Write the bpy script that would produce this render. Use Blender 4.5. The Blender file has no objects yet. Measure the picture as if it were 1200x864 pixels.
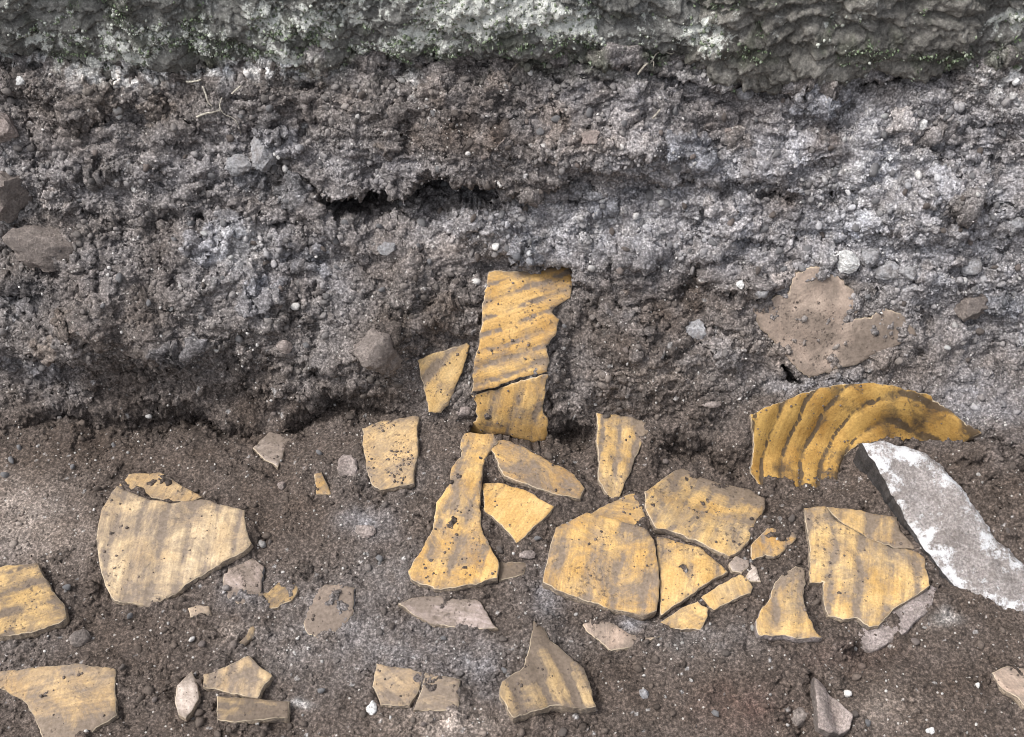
import bpy, math, random
import numpy as np
from mathutils import Vector
from mathutils.geometry import delaunay_2d_cdt
from mathutils.bvhtree import BVHTree

random.seed(7)
rng = np.random.default_rng(7)
scene = bpy.context.scene
COL = scene.collection

# ------------------------------------------------------------------ camera, sky, sun, exposure
PW, PH, FPX = 1200.0, 864.0, 1300.0
PITCH = math.radians(48.0)
CAM = np.array([0.0, -0.834, 0.997])
FWD = np.array([0.0, math.cos(PITCH), -math.sin(PITCH)])
UPV = np.array([0.0, math.sin(PITCH), math.cos(PITCH)])

cd = bpy.data.cameras.new("camera")
cam = bpy.data.objects.new("camera", cd)
COL.objects.link(cam)
cam.location = CAM
cam.rotation_euler = (math.radians(90) - PITCH, 0, 0)
cd.sensor_fit = 'HORIZONTAL'
cd.sensor_width = 36.0
cd.lens = 36.0 * FPX / PW
cd.clip_start = 0.02
cd.clip_end = 200.0
scene.camera = cam

SUN_ELEV, SUN_AZ = math.radians(60), math.radians(255)     # azimuth from +y (behind the section), clockwise to +x
w = bpy.data.worlds.new("World")
scene.world = w
w.use_nodes = True
nt = w.node_tree
bg = nt.nodes['Background']
sky = nt.nodes.new('ShaderNodeTexSky')
sky.sky_type = 'NISHITA'
sky.sun_disc = False
sky.sun_elevation = SUN_ELEV
sky.sun_rotation = SUN_AZ
sky.dust_density = 4.0
sky.ozone_density = 0.6
hs = nt.nodes.new('ShaderNodeHueSaturation')
hs.inputs['Saturation'].default_value = 0.28
nt.links.new(sky.outputs[0], hs.inputs['Color'])
nt.links.new(hs.outputs[0], bg.inputs['Color'])
bg.inputs['Strength'].default_value = 0.13

sl = bpy.data.lights.new("sun", 'SUN')
sl.energy = 1.5
sl.angle = math.radians(12)
sl.color = (1.0, 0.97, 0.92)
sun = bpy.data.objects.new("sun", sl)
COL.objects.link(sun)
sd = Vector((math.sin(SUN_AZ) * math.cos(SUN_ELEV), math.cos(SUN_AZ) * math.cos(SUN_ELEV), math.sin(SUN_ELEV)))
sun.rotation_euler = sd.to_track_quat('Z', 'Y').to_euler()
sun.location = (0, 0, 3)

vs = scene.view_settings
vs.view_transform = 'Standard'
vs.look = 'None'
vs.gamma = 1.0
vs.use_curve_mapping = False
vs.exposure = 0.80
scene.cycles.filter_width = 1.0

# ------------------------------------------------------------------ noise and projection
def h2(ix, iy, s):
    h = (ix.astype(np.int64) * 374761393 + iy.astype(np.int64) * 668265263 + s * 974711 + 1013) & 0xffffffff
    h = ((h ^ (h >> 13)) * 1274126177) & 0xffffffff
    h = ((h ^ (h >> 16)) * 2246822519) & 0xffffffff
    h = h ^ (h >> 15)
    return (h & 0xffffff) / float(0x1000000)

def perlin2(x, y, s=0):
    ix = np.floor(x); iy = np.floor(y)
    fx = x - ix; fy = y - iy
    ux = fx * fx * fx * (fx * (fx * 6 - 15) + 10); uy = fy * fy * fy * (fy * (fy * 6 - 15) + 10)
    r = 0
    for dx in (0, 1):
        for dy in (0, 1):
            a = h2(ix + dx, iy + dy, s) * (2 * math.pi)
            g = np.cos(a) * (fx - dx) + np.sin(a) * (fy - dy)
            r = r + g * (ux if dx else 1 - ux) * (uy if dy else 1 - uy)
    return r * 1.5

def fbm2(x, y, s=0, o=4, gain=0.5):
    r = 0; a = 1.0; f = 1.0
    for i in range(o):
        r = r + a * perlin2(x * f + 17.3 * i, y * f - 9.1 * i, s + i * 31)
        a *= gain; f *= 2.03
    return r

def h3(ix, iy, iz, s):
    return h2(ix + iz * 57.0, iy + iz * 131.0, s)

def perlin3(x, y, z, s=0):
    ix = np.floor(x); iy = np.floor(y); iz = np.floor(z)
    fx = x - ix; fy = y - iy; fz = z - iz
    q = lambda t: t * t * t * (t * (t * 6 - 15) + 10)
    ux, uy, uz = q(fx), q(fy), q(fz)
    r = 0
    for dx in (0, 1):
        for dy in (0, 1):
            for dz in (0, 1):
                a = h3(ix + dx, iy + dy, iz + dz, s) * 2 * math.pi
                c = h3(ix + dx, iy + dy, iz + dz, s + 77) * 2 - 1
                sn = np.sqrt(1 - c * c)
                g = np.cos(a) * sn * (fx - dx) + np.sin(a) * sn * (fy - dy) + c * (fz - dz)
                r = r + g * (ux if dx else 1 - ux) * (uy if dy else 1 - uy) * (uz if dz else 1 - uz)
    return r * 1.5

def fbm3(p, f, s=0, o=4, gain=0.5):
    r = 0; a = 1.0
    for i in range(o):
        r = r + a * perlin3(p[..., 0] * f, p[..., 1] * f, p[..., 2] * f, s + 13 * i)
        a *= gain; f *= 2.03
    return r

def clods2(x, y, s=0, fill=0.75):
    """domes scattered on a jittered grid: height in cell units, and a random value of the winning dome"""
    ix = np.floor(x); iy = np.floor(y)
    best = np.zeros_like(x); val = np.zeros_like(x)
    for dx in (-1, 0, 1):
        for dy in (-1, 0, 1):
            cx = ix + dx; cy = iy + dy
            jx = h2(cx, cy, s); jy = h2(cx, cy, s + 5); rr = h2(cx, cy, s + 9); on = h2(cx, cy, s + 11) < fill
            rad = 0.22 + 0.42 * rr * rr
            an = h2(cx, cy, s + 15) * 6.28
            px = x - cx - jx; py = y - cy - jy
            ex = (px * np.cos(an) + py * np.sin(an)); ey = (-px * np.sin(an) + py * np.cos(an)) * 1.35
            d = (np.abs(ex) ** 2.4 + np.abs(ey) ** 2.4) ** (1 / 2.4) / rad
            tx = h2(cx, cy, s + 31) - .5; ty = h2(cx, cy, s + 37) - .5
            face = rad * (.25 + .55 * rr) + 1.5 * (tx * px + ty * py)            # tilted broken face
            hgt = np.minimum(rad * 1.25 * np.clip(1 - d, 0, 1) ** .55, np.maximum(face, 0)) * on
            m = hgt > best
            best = np.where(m, hgt, best); val = np.where(m, h2(cx, cy, s + 21), val)
    return best, val

def sstep(a, b, x):
    t = np.clip((x - a) / (b - a), 0, 1)
    return t * t * (3 - 2 * t)

def project(P):
    d = P - CAM
    z = d @ FWD
    return PW / 2 + FPX * d[..., 0] / z, PH / 2 - FPX * (d @ UPV) / z

def ray(u, v):
    d = FWD + np.array([1.0, 0, 0]) * ((u - PW / 2) / FPX) + UPV * ((PH / 2 - v) / FPX)
    return d / np.linalg.norm(d)

# ------------------------------------------------------------------ base profile of floor, section and top
TT = np.arange(-2.2, 4.0, 0.001)
def theta(t):
    a = math.radians(3) + (math.radians(62) - math.radians(3)) * sstep(-0.10, 0.11, t)
    return a + (math.radians(4) - math.radians(62)) * sstep(0.44, 0.53, t)
TH = theta(TT)
PY = np.cumsum(np.cos(TH)) * 0.001; PZ = np.cumsum(np.sin(TH)) * 0.001
k0 = np.argmin(np.abs(TT)); PY -= PY[k0]; PZ -= PZ[k0]
U0, V0 = project(np.stack([np.zeros_like(PY), PY, PZ], -1))
mid = (TT > -0.55) & (TT < 0.52)
tv = lambda v: np.interp(-np.asarray(v, float), -V0[mid], TT[mid])       # photo row -> distance along the profile
STEP = 1.3
vr = np.arange(905, 18, -STEP)
t_in = tv(vr)
grow = lambda d0, n, k: np.cumsum(d0 * k ** np.arange(n))
t_lo = t_in[0] - grow(0.003, 42, 1.12); t_hi = t_in[-1] + grow(0.003, 42, 1.12)
TR = np.concatenate([t_lo[::-1], t_in, t_hi])
xi = np.arange(-0.64, 0.6401, 0.00128)
xe = grow(0.003, 40, 1.11)
XR = np.concatenate([(xi[0] - xe)[::-1], xi, xi[-1] + xe])
X, T = np.meshgrid(XR, TR)
NTR, NXR = X.shape
th = np.interp(T, TT, TH)
BASE = np.stack([X, np.interp(T, TT, PY), np.interp(T, TT, PZ)], -1)
NRM = np.stack([np.zeros_like(X), -np.sin(th), np.cos(th)], -1)
TAN = np.stack([np.zeros_like(X), np.cos(th), np.sin(th)], -1)
U, V = project(BASE)
behind = (T < -0.75) | (T > 0.6)
U = np.where(behind, -9999, U); V = np.where(behind, -9999, V)

# ------------------------------------------------------------------ large relief of the section
wu = 14 * perlin2(X * 16, T * 16, 3) + 7 * perlin2(X * 45, T * 45, 4) + 3 * perlin2(X * 120, T * 120, 5)
wv = 11 * perlin2(X * 16, T * 16, 6) + 7 * perlin2(X * 45, T * 45, 7) + 4 * perlin2(X * 120, T * 120, 8)
UW, VW = U + wu, V + wv
UL = U + 12 * perlin2(X * 16, T * 16, 3) + 3 * perlin2(X * 45, T * 45, 4)
VL = V + 10 * perlin2(X * 16, T * 16, 6) + 4 * perlin2(X * 45, T * 45, 7)
D = np.zeros_like(X); DT = np.zeros_like(X)

def blob(u, v, ru, rv, hgt, p=2.0, hard=False):
    global D
    r = ((np.abs(UW - u) / ru) ** p + (np.abs(VW - v) / rv) ** p) ** (1 / p)
    D += hgt * (sstep(1.15, 0.8, r) if hard else np.exp(-r * r * 1.3))

def ledge(pts, lup, ldn, hard=4.0):
    """pts: u, v, overhang, undercut (metres)"""
    global D, DT
    a = np.array(pts, float)
    v0 = np.interp(UL, a[:, 0], a[:, 1]); hu = np.interp(UL, a[:, 0], a[:, 2]); hd = np.interp(UL, a[:, 0], a[:, 3])
    on = (UL > a[0, 0]) & (UL < a[-1, 0]) & (V > -500)
    s = v0 - VL
    up = np.exp(-np.clip(s, 0, None) / lup); dn = np.exp(np.clip(s, None, 0) / ldn)
    k = sstep(-hard, hard, s)
    D += np.where(on, k * hu * up - (1 - k) * hd * dn, 0)
    DT -= np.where(on, k * hu * 0.55 * np.exp(-np.clip(s, 0, None) / (lup * 0.35)), 0)

# broad shapes
wall0 = sstep(-0.02, 0.12, T)
D += 0.016 * fbm2(X * 5.5, T * 5.5, 40, 2) * sstep(-0.2, 0.15, T) + 0.007 * fbm2(X * 5, T * 5, 44, 2)
blob(120, 365, 190, 70, 0.046)
blob(230, 395, 190, 40, 0.020)
blob(230, 478, 230, 30, -0.030)
blob(800, 430, 100, 45, 0.018)
blob(800, 512, 110, 26, -0.022)
blob(250, 330, 60, 40, 0.012)
blob(442, 405, 48, 42, 0.034)
blob(760, 420, 110, 70, 0.022)
blob(620, 170, 260, 45, 0.014)
blob(960, 380, 130, 60, 0.012)
blob(1180, 520, 70, 70, 0.030)
blob(1195, 600, 40, 55, 0.035)
blob(1140, 545, 30, 30, 0.020)
blob(600, 600, 250, 90, 0.010)
blob(55, 345, 60, 18, -0.016)
blob(930, 285, 60, 22, -0.012)
blob(1100, 600, 60, 60, -0.012)
D += wall0 * (.013 * fbm2(X * 12, T * 14, 46, 2) - .007 * sstep(.16, .0, np.abs(fbm2(X * 8, T * 12, 47, 3))))
# ledges and undercuts
ledge([(-60, 505, 0, 0), (10, 498, .006, .008), (60, 478, .014, .024), (130, 486, .018, .032), (165, 476, .024, .044), (225, 472, .024, .046),
       (262, 488, .028, .054), (310, 492, .026, .052), (355, 478, .022, .046), (392, 458, .024, .046), (440, 460, .018, .036), (478, 475, 0, .008), (500, 470, 0, 0)], 30, 26, 13)
ledge([(360, 440, 0, 0), (372, 432, .008, .016), (395, 425, .010, .022), (412, 440, 0, 0)], 20, 14)
ledge([(330, 222, 0, 0), (350, 208, .006, .008), (385, 238, .012, .016), (430, 224, .014, .020), (470, 226, .016, .022), (492, 206, .018, .020), (540, 210, .018, .022),
       (590, 219, .014, .018), (640, 214, .010, .013), (700, 200, .008, .010), (760, 206, .008, .011), (830, 212, .006, .009), (885, 206, .005, .008), (930, 214, 0, 0)], 26, 15, 3)
ledge([(205, 235, 0, 0), (225, 228, .007, .010), (255, 226, .008, .014), (285, 250, .006, .010), (320, 262, .006, .014), (345, 264, .004, .010), (370, 262, 0, 0)], 16, 12, 3)
ledge([(835, 262, 0, 0), (855, 268, .006, .012), (880, 276, .008, .016), (930, 296, .006, .012), (975, 290, .004, .008), (1000, 290, 0, 0)], 18, 14, 3)
ledge([(638, 455, 0, 0), (655, 484, .016, .036), (688, 492, .014, .034), (698, 490, 0, 0), (764, 500, 0, 0), (780, 506, .016, .030), (830, 520, .020, .040), (870, 527, .020, .040), (885, 520, 0, .01), (900, 510, 0, 0)], 34, 24, 11)
ledge([(1030, 295, 0, 0), (1050, 312, .006, .010), (1080, 322, .006, .010), (1100, 318, 0, 0)], 12, 10, 3)
ledge([(1120, 500, 0, 0), (1150, 520, .008, .012), (1185, 565, .012, .02), (1230, 600, .012, .02), (1300, 600, 0, 0)], 30, 20)
ledge([(60, 300, 0, 0), (20, 300, 0, 0), (70, 385, .0, .0), (110, 425, .004, .006), (160, 430, .005, .008), (200, 420, 0, 0)], 16, 14)
ledge([(-80, 70, .01, .01), (0, 66, .006, .012), (120, 78, .003, .008), (240, 74, .005, .012), (380, 80, .003, .008), (560, 75, .005, .012), (700, 72, .005, .012), (820, 92, .012, .02),
       (930, 104, .012, .02), (990, 104, .012, .02), (1060, 84, .012, .02), (1130, 70, .008, .016), (1280, 60, .008, .01)], 16, 9, 3)
# hollows running into the section
def hollow(poly, depth, edge=5.0):
    global D
    a = np.array(poly, float)
    sd_ = poly_sd(np.stack([UL * .5 + U * .5, VL * .5 + V * .5], -1).reshape(-1, 2), a).reshape(U.shape)
    vt, vb = a[:, 1].min(), a[:, 1].max()
    D -= depth * sstep(edge * .4, -edge, sd_) * np.clip((vb + 4 - V) / (vb - vt) * (3.2 if depth < .05 else 1.45), 0.04, 1)

def poly_sd(p, poly):
    """signed distance to a closed polygon, negative inside"""
    d2 = np.full(len(p), 1e18); ins = np.zeros(len(p), bool)
    n = len(poly)
    for i in range(n):
        a = poly[i]; b = poly[(i + 1) % n]; e = b - a
        wv_ = p - a
        tt = np.clip((wv_ @ e) / (e @ e + 1e-18), 0, 1)
        dd = wv_ - tt[:, None] * e
        d2 = np.minimum(d2, (dd * dd).sum(1))
        c = ((a[1] > p[:, 1]) != (b[1] > p[:, 1]))
        if c.any():
            xx = (b[0] - a[0]) * (p[:, 1] - a[1]) / (b[1] - a[1] + 1e-30) + a[0]
            ins ^= c & (p[:, 0] < xx)
    d = np.sqrt(d2)
    return np.where(ins, -d, d)

hollow([(492, 200), (512, 196), (538, 208), (590, 216), (578, 238), (566, 256), (530, 254), (505, 266), (474, 268), (480, 220)], .105, 12)
hollow([(372, 240), (400, 232), (432, 222), (452, 226), (480, 230), (480, 264), (440, 272), (405, 262), (376, 256)], .085, 10)
hollow([(228, 256), (246, 250), (240, 262), (230, 264)], .03, 3)
hollow([(303, 262), (330, 258), (336, 266), (310, 268)], .03, 3)
hollow([(914, 424), (924, 424), (944, 442), (934, 447), (920, 438)], .035, 2.5)
hollow([(660, 486), (690, 492), (697, 505), (690, 530), (662, 520), (646, 500)], .022, 8)
hollow([(846, 338), (858, 340), (860, 346), (848, 346)], .02, 3)

SM = BASE + NRM * D[..., None] + TAN * DT[..., None]        # smooth large relief

sub_r = np.arange(0, NTR, 3); sub_c = np.arange(0, NXR, 3)
S3 = SM[np.ix_(sub_r, sub_c)]
nr, nc = S3.shape[:2]
ii = np.arange(nr * nc).reshape(nr, nc)
quads = np.stack([ii[:-1, :-1], ii[:-1, 1:], ii[1:, 1:], ii[1:, :-1]], -1).reshape(-1, 4)
BVH = BVHTree.FromPolygons([tuple(p) for p in S3.reshape(-1, 3).tolist()], quads.tolist())

def hit(u, v):
    loc, n, i, d = BVH.ray_cast(Vector(CAM), Vector(ray(u, v)))
    return np.array(loc) if loc is not None else None

# ------------------------------------------------------------------ materials
def mat(name):
    m = bpy.data.materials.new(name); m.use_nodes = True
    n = m.node_tree.nodes; l = m.node_tree.links
    b = n['Principled BSDF']
    b.inputs['Roughness'].default_value = 0.92
    b.inputs['Specular IOR Level'].default_value = 0.25
    return m, n, l, b

def N(n, typ, **kw):
    o = n.new('ShaderNode' + typ)
    for k, v in kw.items():
        if k in o.inputs: o.inputs[k].default_value = v
        else: setattr(o, k, v)
    return o

def ramp(n, pos, cols):
    r = n.new('ShaderNodeValToRGB')
    e = r.color_ramp.elements
    while len(e) < len(pos): e.new(0.5)
    for i, (p, c) in enumerate(zip(pos, cols)):
        e[i].position = p; e[i].color = (*c, 1) if len(c) == 3 else c
    return r

def mixc(n, l, fac, a, b, blend='MIX'):
    m = n.new('ShaderNodeMix'); m.data_type = 'RGBA'; m.blend_type = blend
    for sock, val in ((m.inputs[0], fac), (m.inputs[6], a), (m.inputs[7], b)):
        if hasattr(val, 'node'): l.new(val, sock)
        elif isinstance(val, (int, float)): sock.default_value = val
        else: sock.default_value = (*val, 1)
    return m.outputs[2]

def coords(n, rnd=False, l=None):
    tc = n.new('ShaderNodeTexCoord')
    return tc.outputs['Object']

def soil_material(name='soil', speck=True):
    m, n, l, b = mat(name)
    at = N(n, 'Attribute', attribute_name='tone')
    co = coords(n)
    n1 = N(n, 'TexNoise', Scale=330.0, Detail=4.0, Roughness=0.75); l.new(co, n1.inputs['Vector'])
    r1 = ramp(n, [0.30, 0.5, 0.70], [(0.25,) * 3, (0.95,) * 3, (2.8,) * 3]); l.new(n1.outputs['Fac'], r1.inputs[0])
    c = mixc(n, l, 1.0, at.outputs['Color'], r1.outputs[0], 'MULTIPLY')
    n2 = N(n, 'TexNoise', Scale=22.0, Detail=6.0, Roughness=0.65); l.new(co, n2.inputs['Vector'])
    r2 = ramp(n, [0.3, 0.7], [(0.86, 0.82, 0.79), (1.12, 1.13, 1.16)]); l.new(n2.outputs['Fac'], r2.inputs[0])
    c = mixc(n, l, 1.0, c, r2.outputs[0], 'MULTIPLY')
    if speck:  # pale specks painted in for glints on the grains
        vo = N(n, 'TexVoronoi', Scale=330.0); l.new(co, vo.inputs['Vector'])
        sx = N(n, 'SeparateColor'); l.new(vo.outputs['Color'], sx.inputs[0])
        g1 = N(n, 'Math', operation='GREATER_THAN'); l.new(sx.outputs[0], g1.inputs[0]); g1.inputs[1].default_value = 0.97
        g2 = N(n, 'Math', operation='LESS_THAN'); l.new(vo.outputs['Distance'], g2.inputs[0]); g2.inputs[1].default_value = 0.38
        g3 = N(n, 'Math', operation='MULTIPLY'); l.new(g1.outputs[0], g3.inputs[0]); l.new(g2.outputs[0], g3.inputs[1])
        g4 = N(n, 'Math', operation='MULTIPLY'); l.new(g3.outputs[0], g4.inputs[0]); g4.inputs[1].default_value = 0.75
        c = mixc(n, l, g4.outputs[0], c, (0.55, 0.52, 0.49))
    l.new(c, b.inputs['Base Color'])
    bn = N(n, 'TexNoise', Scale=600.0, Detail=4.0, Roughness=0.7); l.new(co, bn.inputs['Vector'])
    bp = N(n, 'Bump', Strength=1.0, Distance=0.0018); l.new(bn.outputs['Fac'], bp.inputs['Height'])
    l.new(bp.outputs[0], b.inputs['Normal'])
    return m

def sherd_material(name, deep, light, dirtcol, amount, streak=0.5):
    m, n, l, b = mat(name)
    co = coords(n)
    oi = n.new('ShaderNodeObjectInfo')
    ad = N(n, 'VectorMath', operation='SCALE'); l.new(oi.outputs['Location'], ad.inputs[0]); ad.inputs['Scale'].default_value = 9.0
    sm = N(n, 'VectorMath', operation='ADD'); l.new(co, sm.inputs[0]); l.new(ad.outputs[0], sm.inputs[1])
    p = sm.outputs[0]
    n1 = N(n, 'TexNoise', Scale=24.0, Detail=5.0, Roughness=0.6); l.new(p, n1.inputs['Vector'])
    r1 = ramp(n, [0.32, 0.68], [deep, light]); l.new(n1.outputs['Fac'], r1.inputs[0])
    nf = N(n, 'TexNoise', Scale=420.0, Detail=4.0, Roughness=0.7); l.new(p, nf.inputs['Vector'])
    rf = ramp(n, [0.3, 0.7], [(0.72,) * 3, (1.2,) * 3]); l.new(nf.outputs['Fac'], rf.inputs[0])
    c = mixc(n, l, 1.0, r1.outputs[0], rf.outputs[0], 'MULTIPLY')
    ov = ramp(n, [0.0, 0.35, 0.7, 1.0], [(0.78, 0.72, 0.66), (1.02, 0.98, 0.92), (1.02, 1.05, 1.16), (0.86, 0.86, 0.95)]); l.new(oi.outputs['Random'], ov.inputs[0])
    c = mixc(n, l, 1.0, c, ov.outputs[0], 'MULTIPLY')
    sa = N(n, 'Attribute', attribute_name='streak')
    ss = N(n, 'VectorMath', operation='MULTIPLY'); l.new(sa.outputs['Vector'], ss.inputs[0]); ss.inputs[1].default_value = (22.0, 260.0, 1.0)
    sn = N(n, 'TexNoise', Scale=1.0, Detail=5.0, Roughness=0.62); l.new(ss.outputs[0], sn.inputs['Vector'])
    sr = ramp(n, [0.3, 0.5, 0.7], [(0.66, 0.62, 0.58), (0.98,) * 3, (1.22, 1.24, 1.27)]); l.new(sn.outputs['Fac'], sr.inputs[0])
    c = mixc(n, l, streak, c, sr.outputs[0], 'MULTIPLY')
    sh = N(n, 'Math', operation='MULTIPLY_ADD'); l.new(sn.outputs['Fac'], sh.inputs[0]); sh.inputs[1].default_value = -0.35 * streak; sh.inputs[2].default_value = 0.175 * streak
    # smeared soil, plus painted shade on the arched vessel: attribute + two scales of noise
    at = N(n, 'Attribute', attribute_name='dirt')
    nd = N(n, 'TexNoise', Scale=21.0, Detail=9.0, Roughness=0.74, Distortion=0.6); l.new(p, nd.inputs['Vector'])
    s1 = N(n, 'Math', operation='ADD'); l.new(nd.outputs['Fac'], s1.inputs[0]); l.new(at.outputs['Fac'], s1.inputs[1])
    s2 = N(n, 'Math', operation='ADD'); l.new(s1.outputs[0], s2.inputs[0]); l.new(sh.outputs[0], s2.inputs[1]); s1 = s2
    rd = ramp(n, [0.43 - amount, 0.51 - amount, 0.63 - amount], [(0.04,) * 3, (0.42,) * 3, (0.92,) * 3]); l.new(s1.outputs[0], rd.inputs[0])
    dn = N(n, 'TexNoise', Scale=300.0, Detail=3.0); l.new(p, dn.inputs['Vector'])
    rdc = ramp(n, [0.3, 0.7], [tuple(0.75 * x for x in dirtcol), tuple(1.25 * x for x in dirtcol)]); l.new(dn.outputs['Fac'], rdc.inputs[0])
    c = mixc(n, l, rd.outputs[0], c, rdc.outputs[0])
    rim = N(n, 'Attribute', attribute_name='rim')
    rr = ramp(n, [0.25, 0.75], [(0,) * 3, (0.75,) * 3]); l.new(rim.outputs['Fac'], rr.inputs[0])
    rn = N(n, 'TexNoise', Scale=45.0, Detail=3.0); l.new(p, rn.inputs['Vector'])
    rq = ramp(n, [0.38, 0.55], [(0.1,) * 3, (1,) * 3]); l.new(rn.outputs['Fac'], rq.inputs[0])
    rm = N(n, 'Math', operation='MULTIPLY'); l.new(rr.outputs[0], rm.inputs[0]); l.new(rq.outputs[0], rm.inputs[1])
    c = mixc(n, l, rm.outputs[0], c, (0.66, 0.55, 0.40))
    # grains stuck on it
    ns = N(n, 'TexNoise', Scale=230.0, Detail=4.0, Roughness=0.6); l.new(p, ns.inputs['Vector'])
    nm = N(n, 'TexNoise', Scale=14.0, Detail=3.0); l.new(p, nm.inputs['Vector'])
    a1 = N(n, 'Math', operation='MULTIPLY_ADD'); l.new(nm.outputs['Fac'], a1.inputs[0]); a1.inputs[1].default_value = 0.45; l.new(ns.outputs['Fac'], a1.inputs[2])
    rs = ramp(n, [0.84, 0.95], [(0,) * 3, (0.75,) * 3]); l.new(a1.outputs[0], rs.inputs[0])
    c = mixc(n, l, rs.outputs[0], c, (0.075, 0.058, 0.05))
    l.new(c, b.inputs['Base Color'])
    bb = N(n, 'Math', operation='ADD'); l.new(nf.outputs['Fac'], bb.inputs[0]); l.new(rs.outputs[0], bb.inputs[1])
    bp = N(n, 'Bump', Strength=0.5, Distance=0.0010); l.new(bb.outputs[0], bp.inputs['Height'])
    l.new(bp.outputs[0], b.inputs['Normal'])
    b.inputs['Roughness'].default_value = 0.8
    return m

def stone_material(name, dark, light, crust=None, amount=0.55, sc=30.0, soil=0.75):
    m, n, l, b = mat(name)
    co = coords(n)
    oi = n.new('ShaderNodeObjectInfo')
    ad = N(n, 'VectorMath', operation='SCALE'); l.new(oi.outputs['Location'], ad.inputs[0]); ad.inputs['Scale'].default_value = 13.0
    sm = N(n, 'VectorMath', operation='ADD'); l.new(co, sm.inputs[0]); l.new(ad.outputs[0], sm.inputs[1])
    p = sm.outputs[0]
    n1 = N(n, 'TexNoise', Scale=sc, Detail=8.0, Roughness=0.7); l.new(p, n1.inputs['Vector'])
    r1 = ramp(n, [0.3, 0.7], [dark, light]); l.new(n1.outputs['Fac'], r1.inputs[0])
    nf = N(n, 'TexNoise', Scale=380.0, Detail=4.0, Roughness=0.7); l.new(p, nf.inputs['Vector'])
    rf = ramp(n, [0.3, 0.5, 0.7], [(0.45,) * 3, (1,) * 3, (1.7,) * 3]); l.new(nf.outputs['Fac'], rf.inputs[0])
    c = mixc(n, l, 1.0, r1.outputs[0], rf.outputs[0], 'MULTIPLY')
    n3 = N(n, 'TexNoise', Scale=70.0, Detail=9.0, Roughness=0.75); l.new(p, n3.inputs['Vector'])
    r3 = ramp(n, [0.46, 0.62], [(0.0,) * 3, (soil,) * 3]); l.new(n3.outputs['Fac'], r3.inputs[0])
    c = mixc(n, l, r3.outputs[0], c, (0.15, 0.128, 0.117))
    if crust:
        n2 = N(n, 'TexNoise', Scale=34.0, Detail=12.0, Roughness=0.82); l.new(p, n2.inputs['Vector'])
        at = N(n, 'Attribute', attribute_name='crust')
        s1 = N(n, 'Math', operation='ADD'); l.new(n2.outputs['Fac'], s1.inputs[0]); l.new(at.outputs['Fac'], s1.inputs[1])
        r2 = ramp(n, [amount, amount + 0.06], [(0,) * 3, (0.95,) * 3]); l.new(s1.outputs[0], r2.inputs[0])
        c = mixc(n, l, r2.outputs[0], c, crust)
    l.new(c, b.inputs['Base Color'])
    bp = N(n, 'Bump', Strength=0.9, Distance=0.0026); l.new(nf.outputs['Fac'], bp.inputs['Height'])
    l.new(bp.outputs[0], b.inputs['Normal'])
    return m

def tone_material(name, rough=0.92, spread=(0.6, 1.35), scale=420.0):
    m, n, l, b = mat(name)
    at = N(n, 'Attribute', attribute_name='tone')
    co = coords(n)
    nf = N(n, 'TexNoise', Scale=scale, Detail=4.0, Roughness=0.7); l.new(co, nf.inputs['Vector'])
    rf = ramp(n, [0.28, 0.72], [(spread[0],) * 3, (spread[1],) * 3]); l.new(nf.outputs['Fac'], rf.inputs[0])
    c = mixc(n, l, 1.0, at.outputs['Color'], rf.outputs[0], 'MULTIPLY')
    l.new(c, b.inputs['Base Color'])
    bp = N(n, 'Bump', Strength=0.6, Distance=0.001); l.new(nf.outputs['Fac'], bp.inputs['Height'])
    l.new(bp.outputs[0], b.inputs['Normal'])
    b.inputs['Roughness'].default_value = rough
    return m

DIRT = (0.13, 0.103, 0.086)
DUST = (0.185, 0.148, 0.122)
M_SOIL = soil_material()
M_CRUMB = tone_material('soil_crumb')
M_OCHRE = sherd_material('ochre_ware', (0.47, 0.28, 0.09), (0.65, 0.445, 0.195), DUST, 0.0)
M_BUFF = sherd_material('buff_ware', (0.45, 0.31, 0.16), (0.61, 0.455, 0.265), DUST, 0.0)
M_GOLD = sherd_material('golden_ware', (0.27, 0.145, 0.035), (0.50, 0.32, 0.10), (.065, .048, .034), 0.0)
M_DIRTY = sherd_material('dirty_ware', (0.45, 0.31, 0.14), (0.56, 0.40, 0.20), DIRT, 0.08)
M_PINK = sherd_material('pinkish_ware', (0.40, 0.31, 0.26), (0.52, 0.42, 0.36), DUST, 0.03)
M_PALE = sherd_material('pale_ware', (0.52, 0.42, 0.33), (0.64, 0.54, 0.43), DUST, 0.0)
M_CLAY = sherd_material('clay_slab', (0.40, 0.325, 0.285), (0.53, 0.445, 0.395), DUST, .03, 0.0)
M_FRACT = stone_material('fracture_edge', (0.22, 0.17, 0.13), (0.46, 0.37, 0.28), None, sc=60)
M_GREYFRACT = stone_material('grey_fracture', (0.24, 0.20, 0.19), (0.42, 0.36, 0.34), None, sc=50)
M_SLAB = stone_material('slab_stone', (0.20, 0.175, 0.165), (0.40, 0.365, 0.355), (0.66, 0.66, 0.68), 0.575, soil=0.6)
M_SLABSIDE = stone_material('slab_side', (0.035, 0.032, 0.032), (0.10, 0.095, 0.097), None, soil=0.3)  # shade on the slab's sides put into the colour
M_GREY = stone_material('grey_stone', (0.19, 0.187, 0.195), (0.42, 0.415, 0.43), None, soil=0.6)
M_BROWN = stone_material('brown_stone', (0.13, 0.108, 0.098), (0.27, 0.232, 0.212), None)
M_ROSE = stone_material('rose_stone', (0.23, 0.185, 0.17), (0.42, 0.36, 0.335), None)
M_WHITE = stone_material('white_stone', (0.58, 0.57, 0.56), (0.80, 0.80, 0.80), None, soil=0.15)

# ------------------------------------------------------------------ object helpers
def tag(o, label, cat, group=None, kind=None):
    o['label'] = label; o['category'] = cat
    if group: o['group'] = group
    if kind: o['kind'] = kind
    return o

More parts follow.
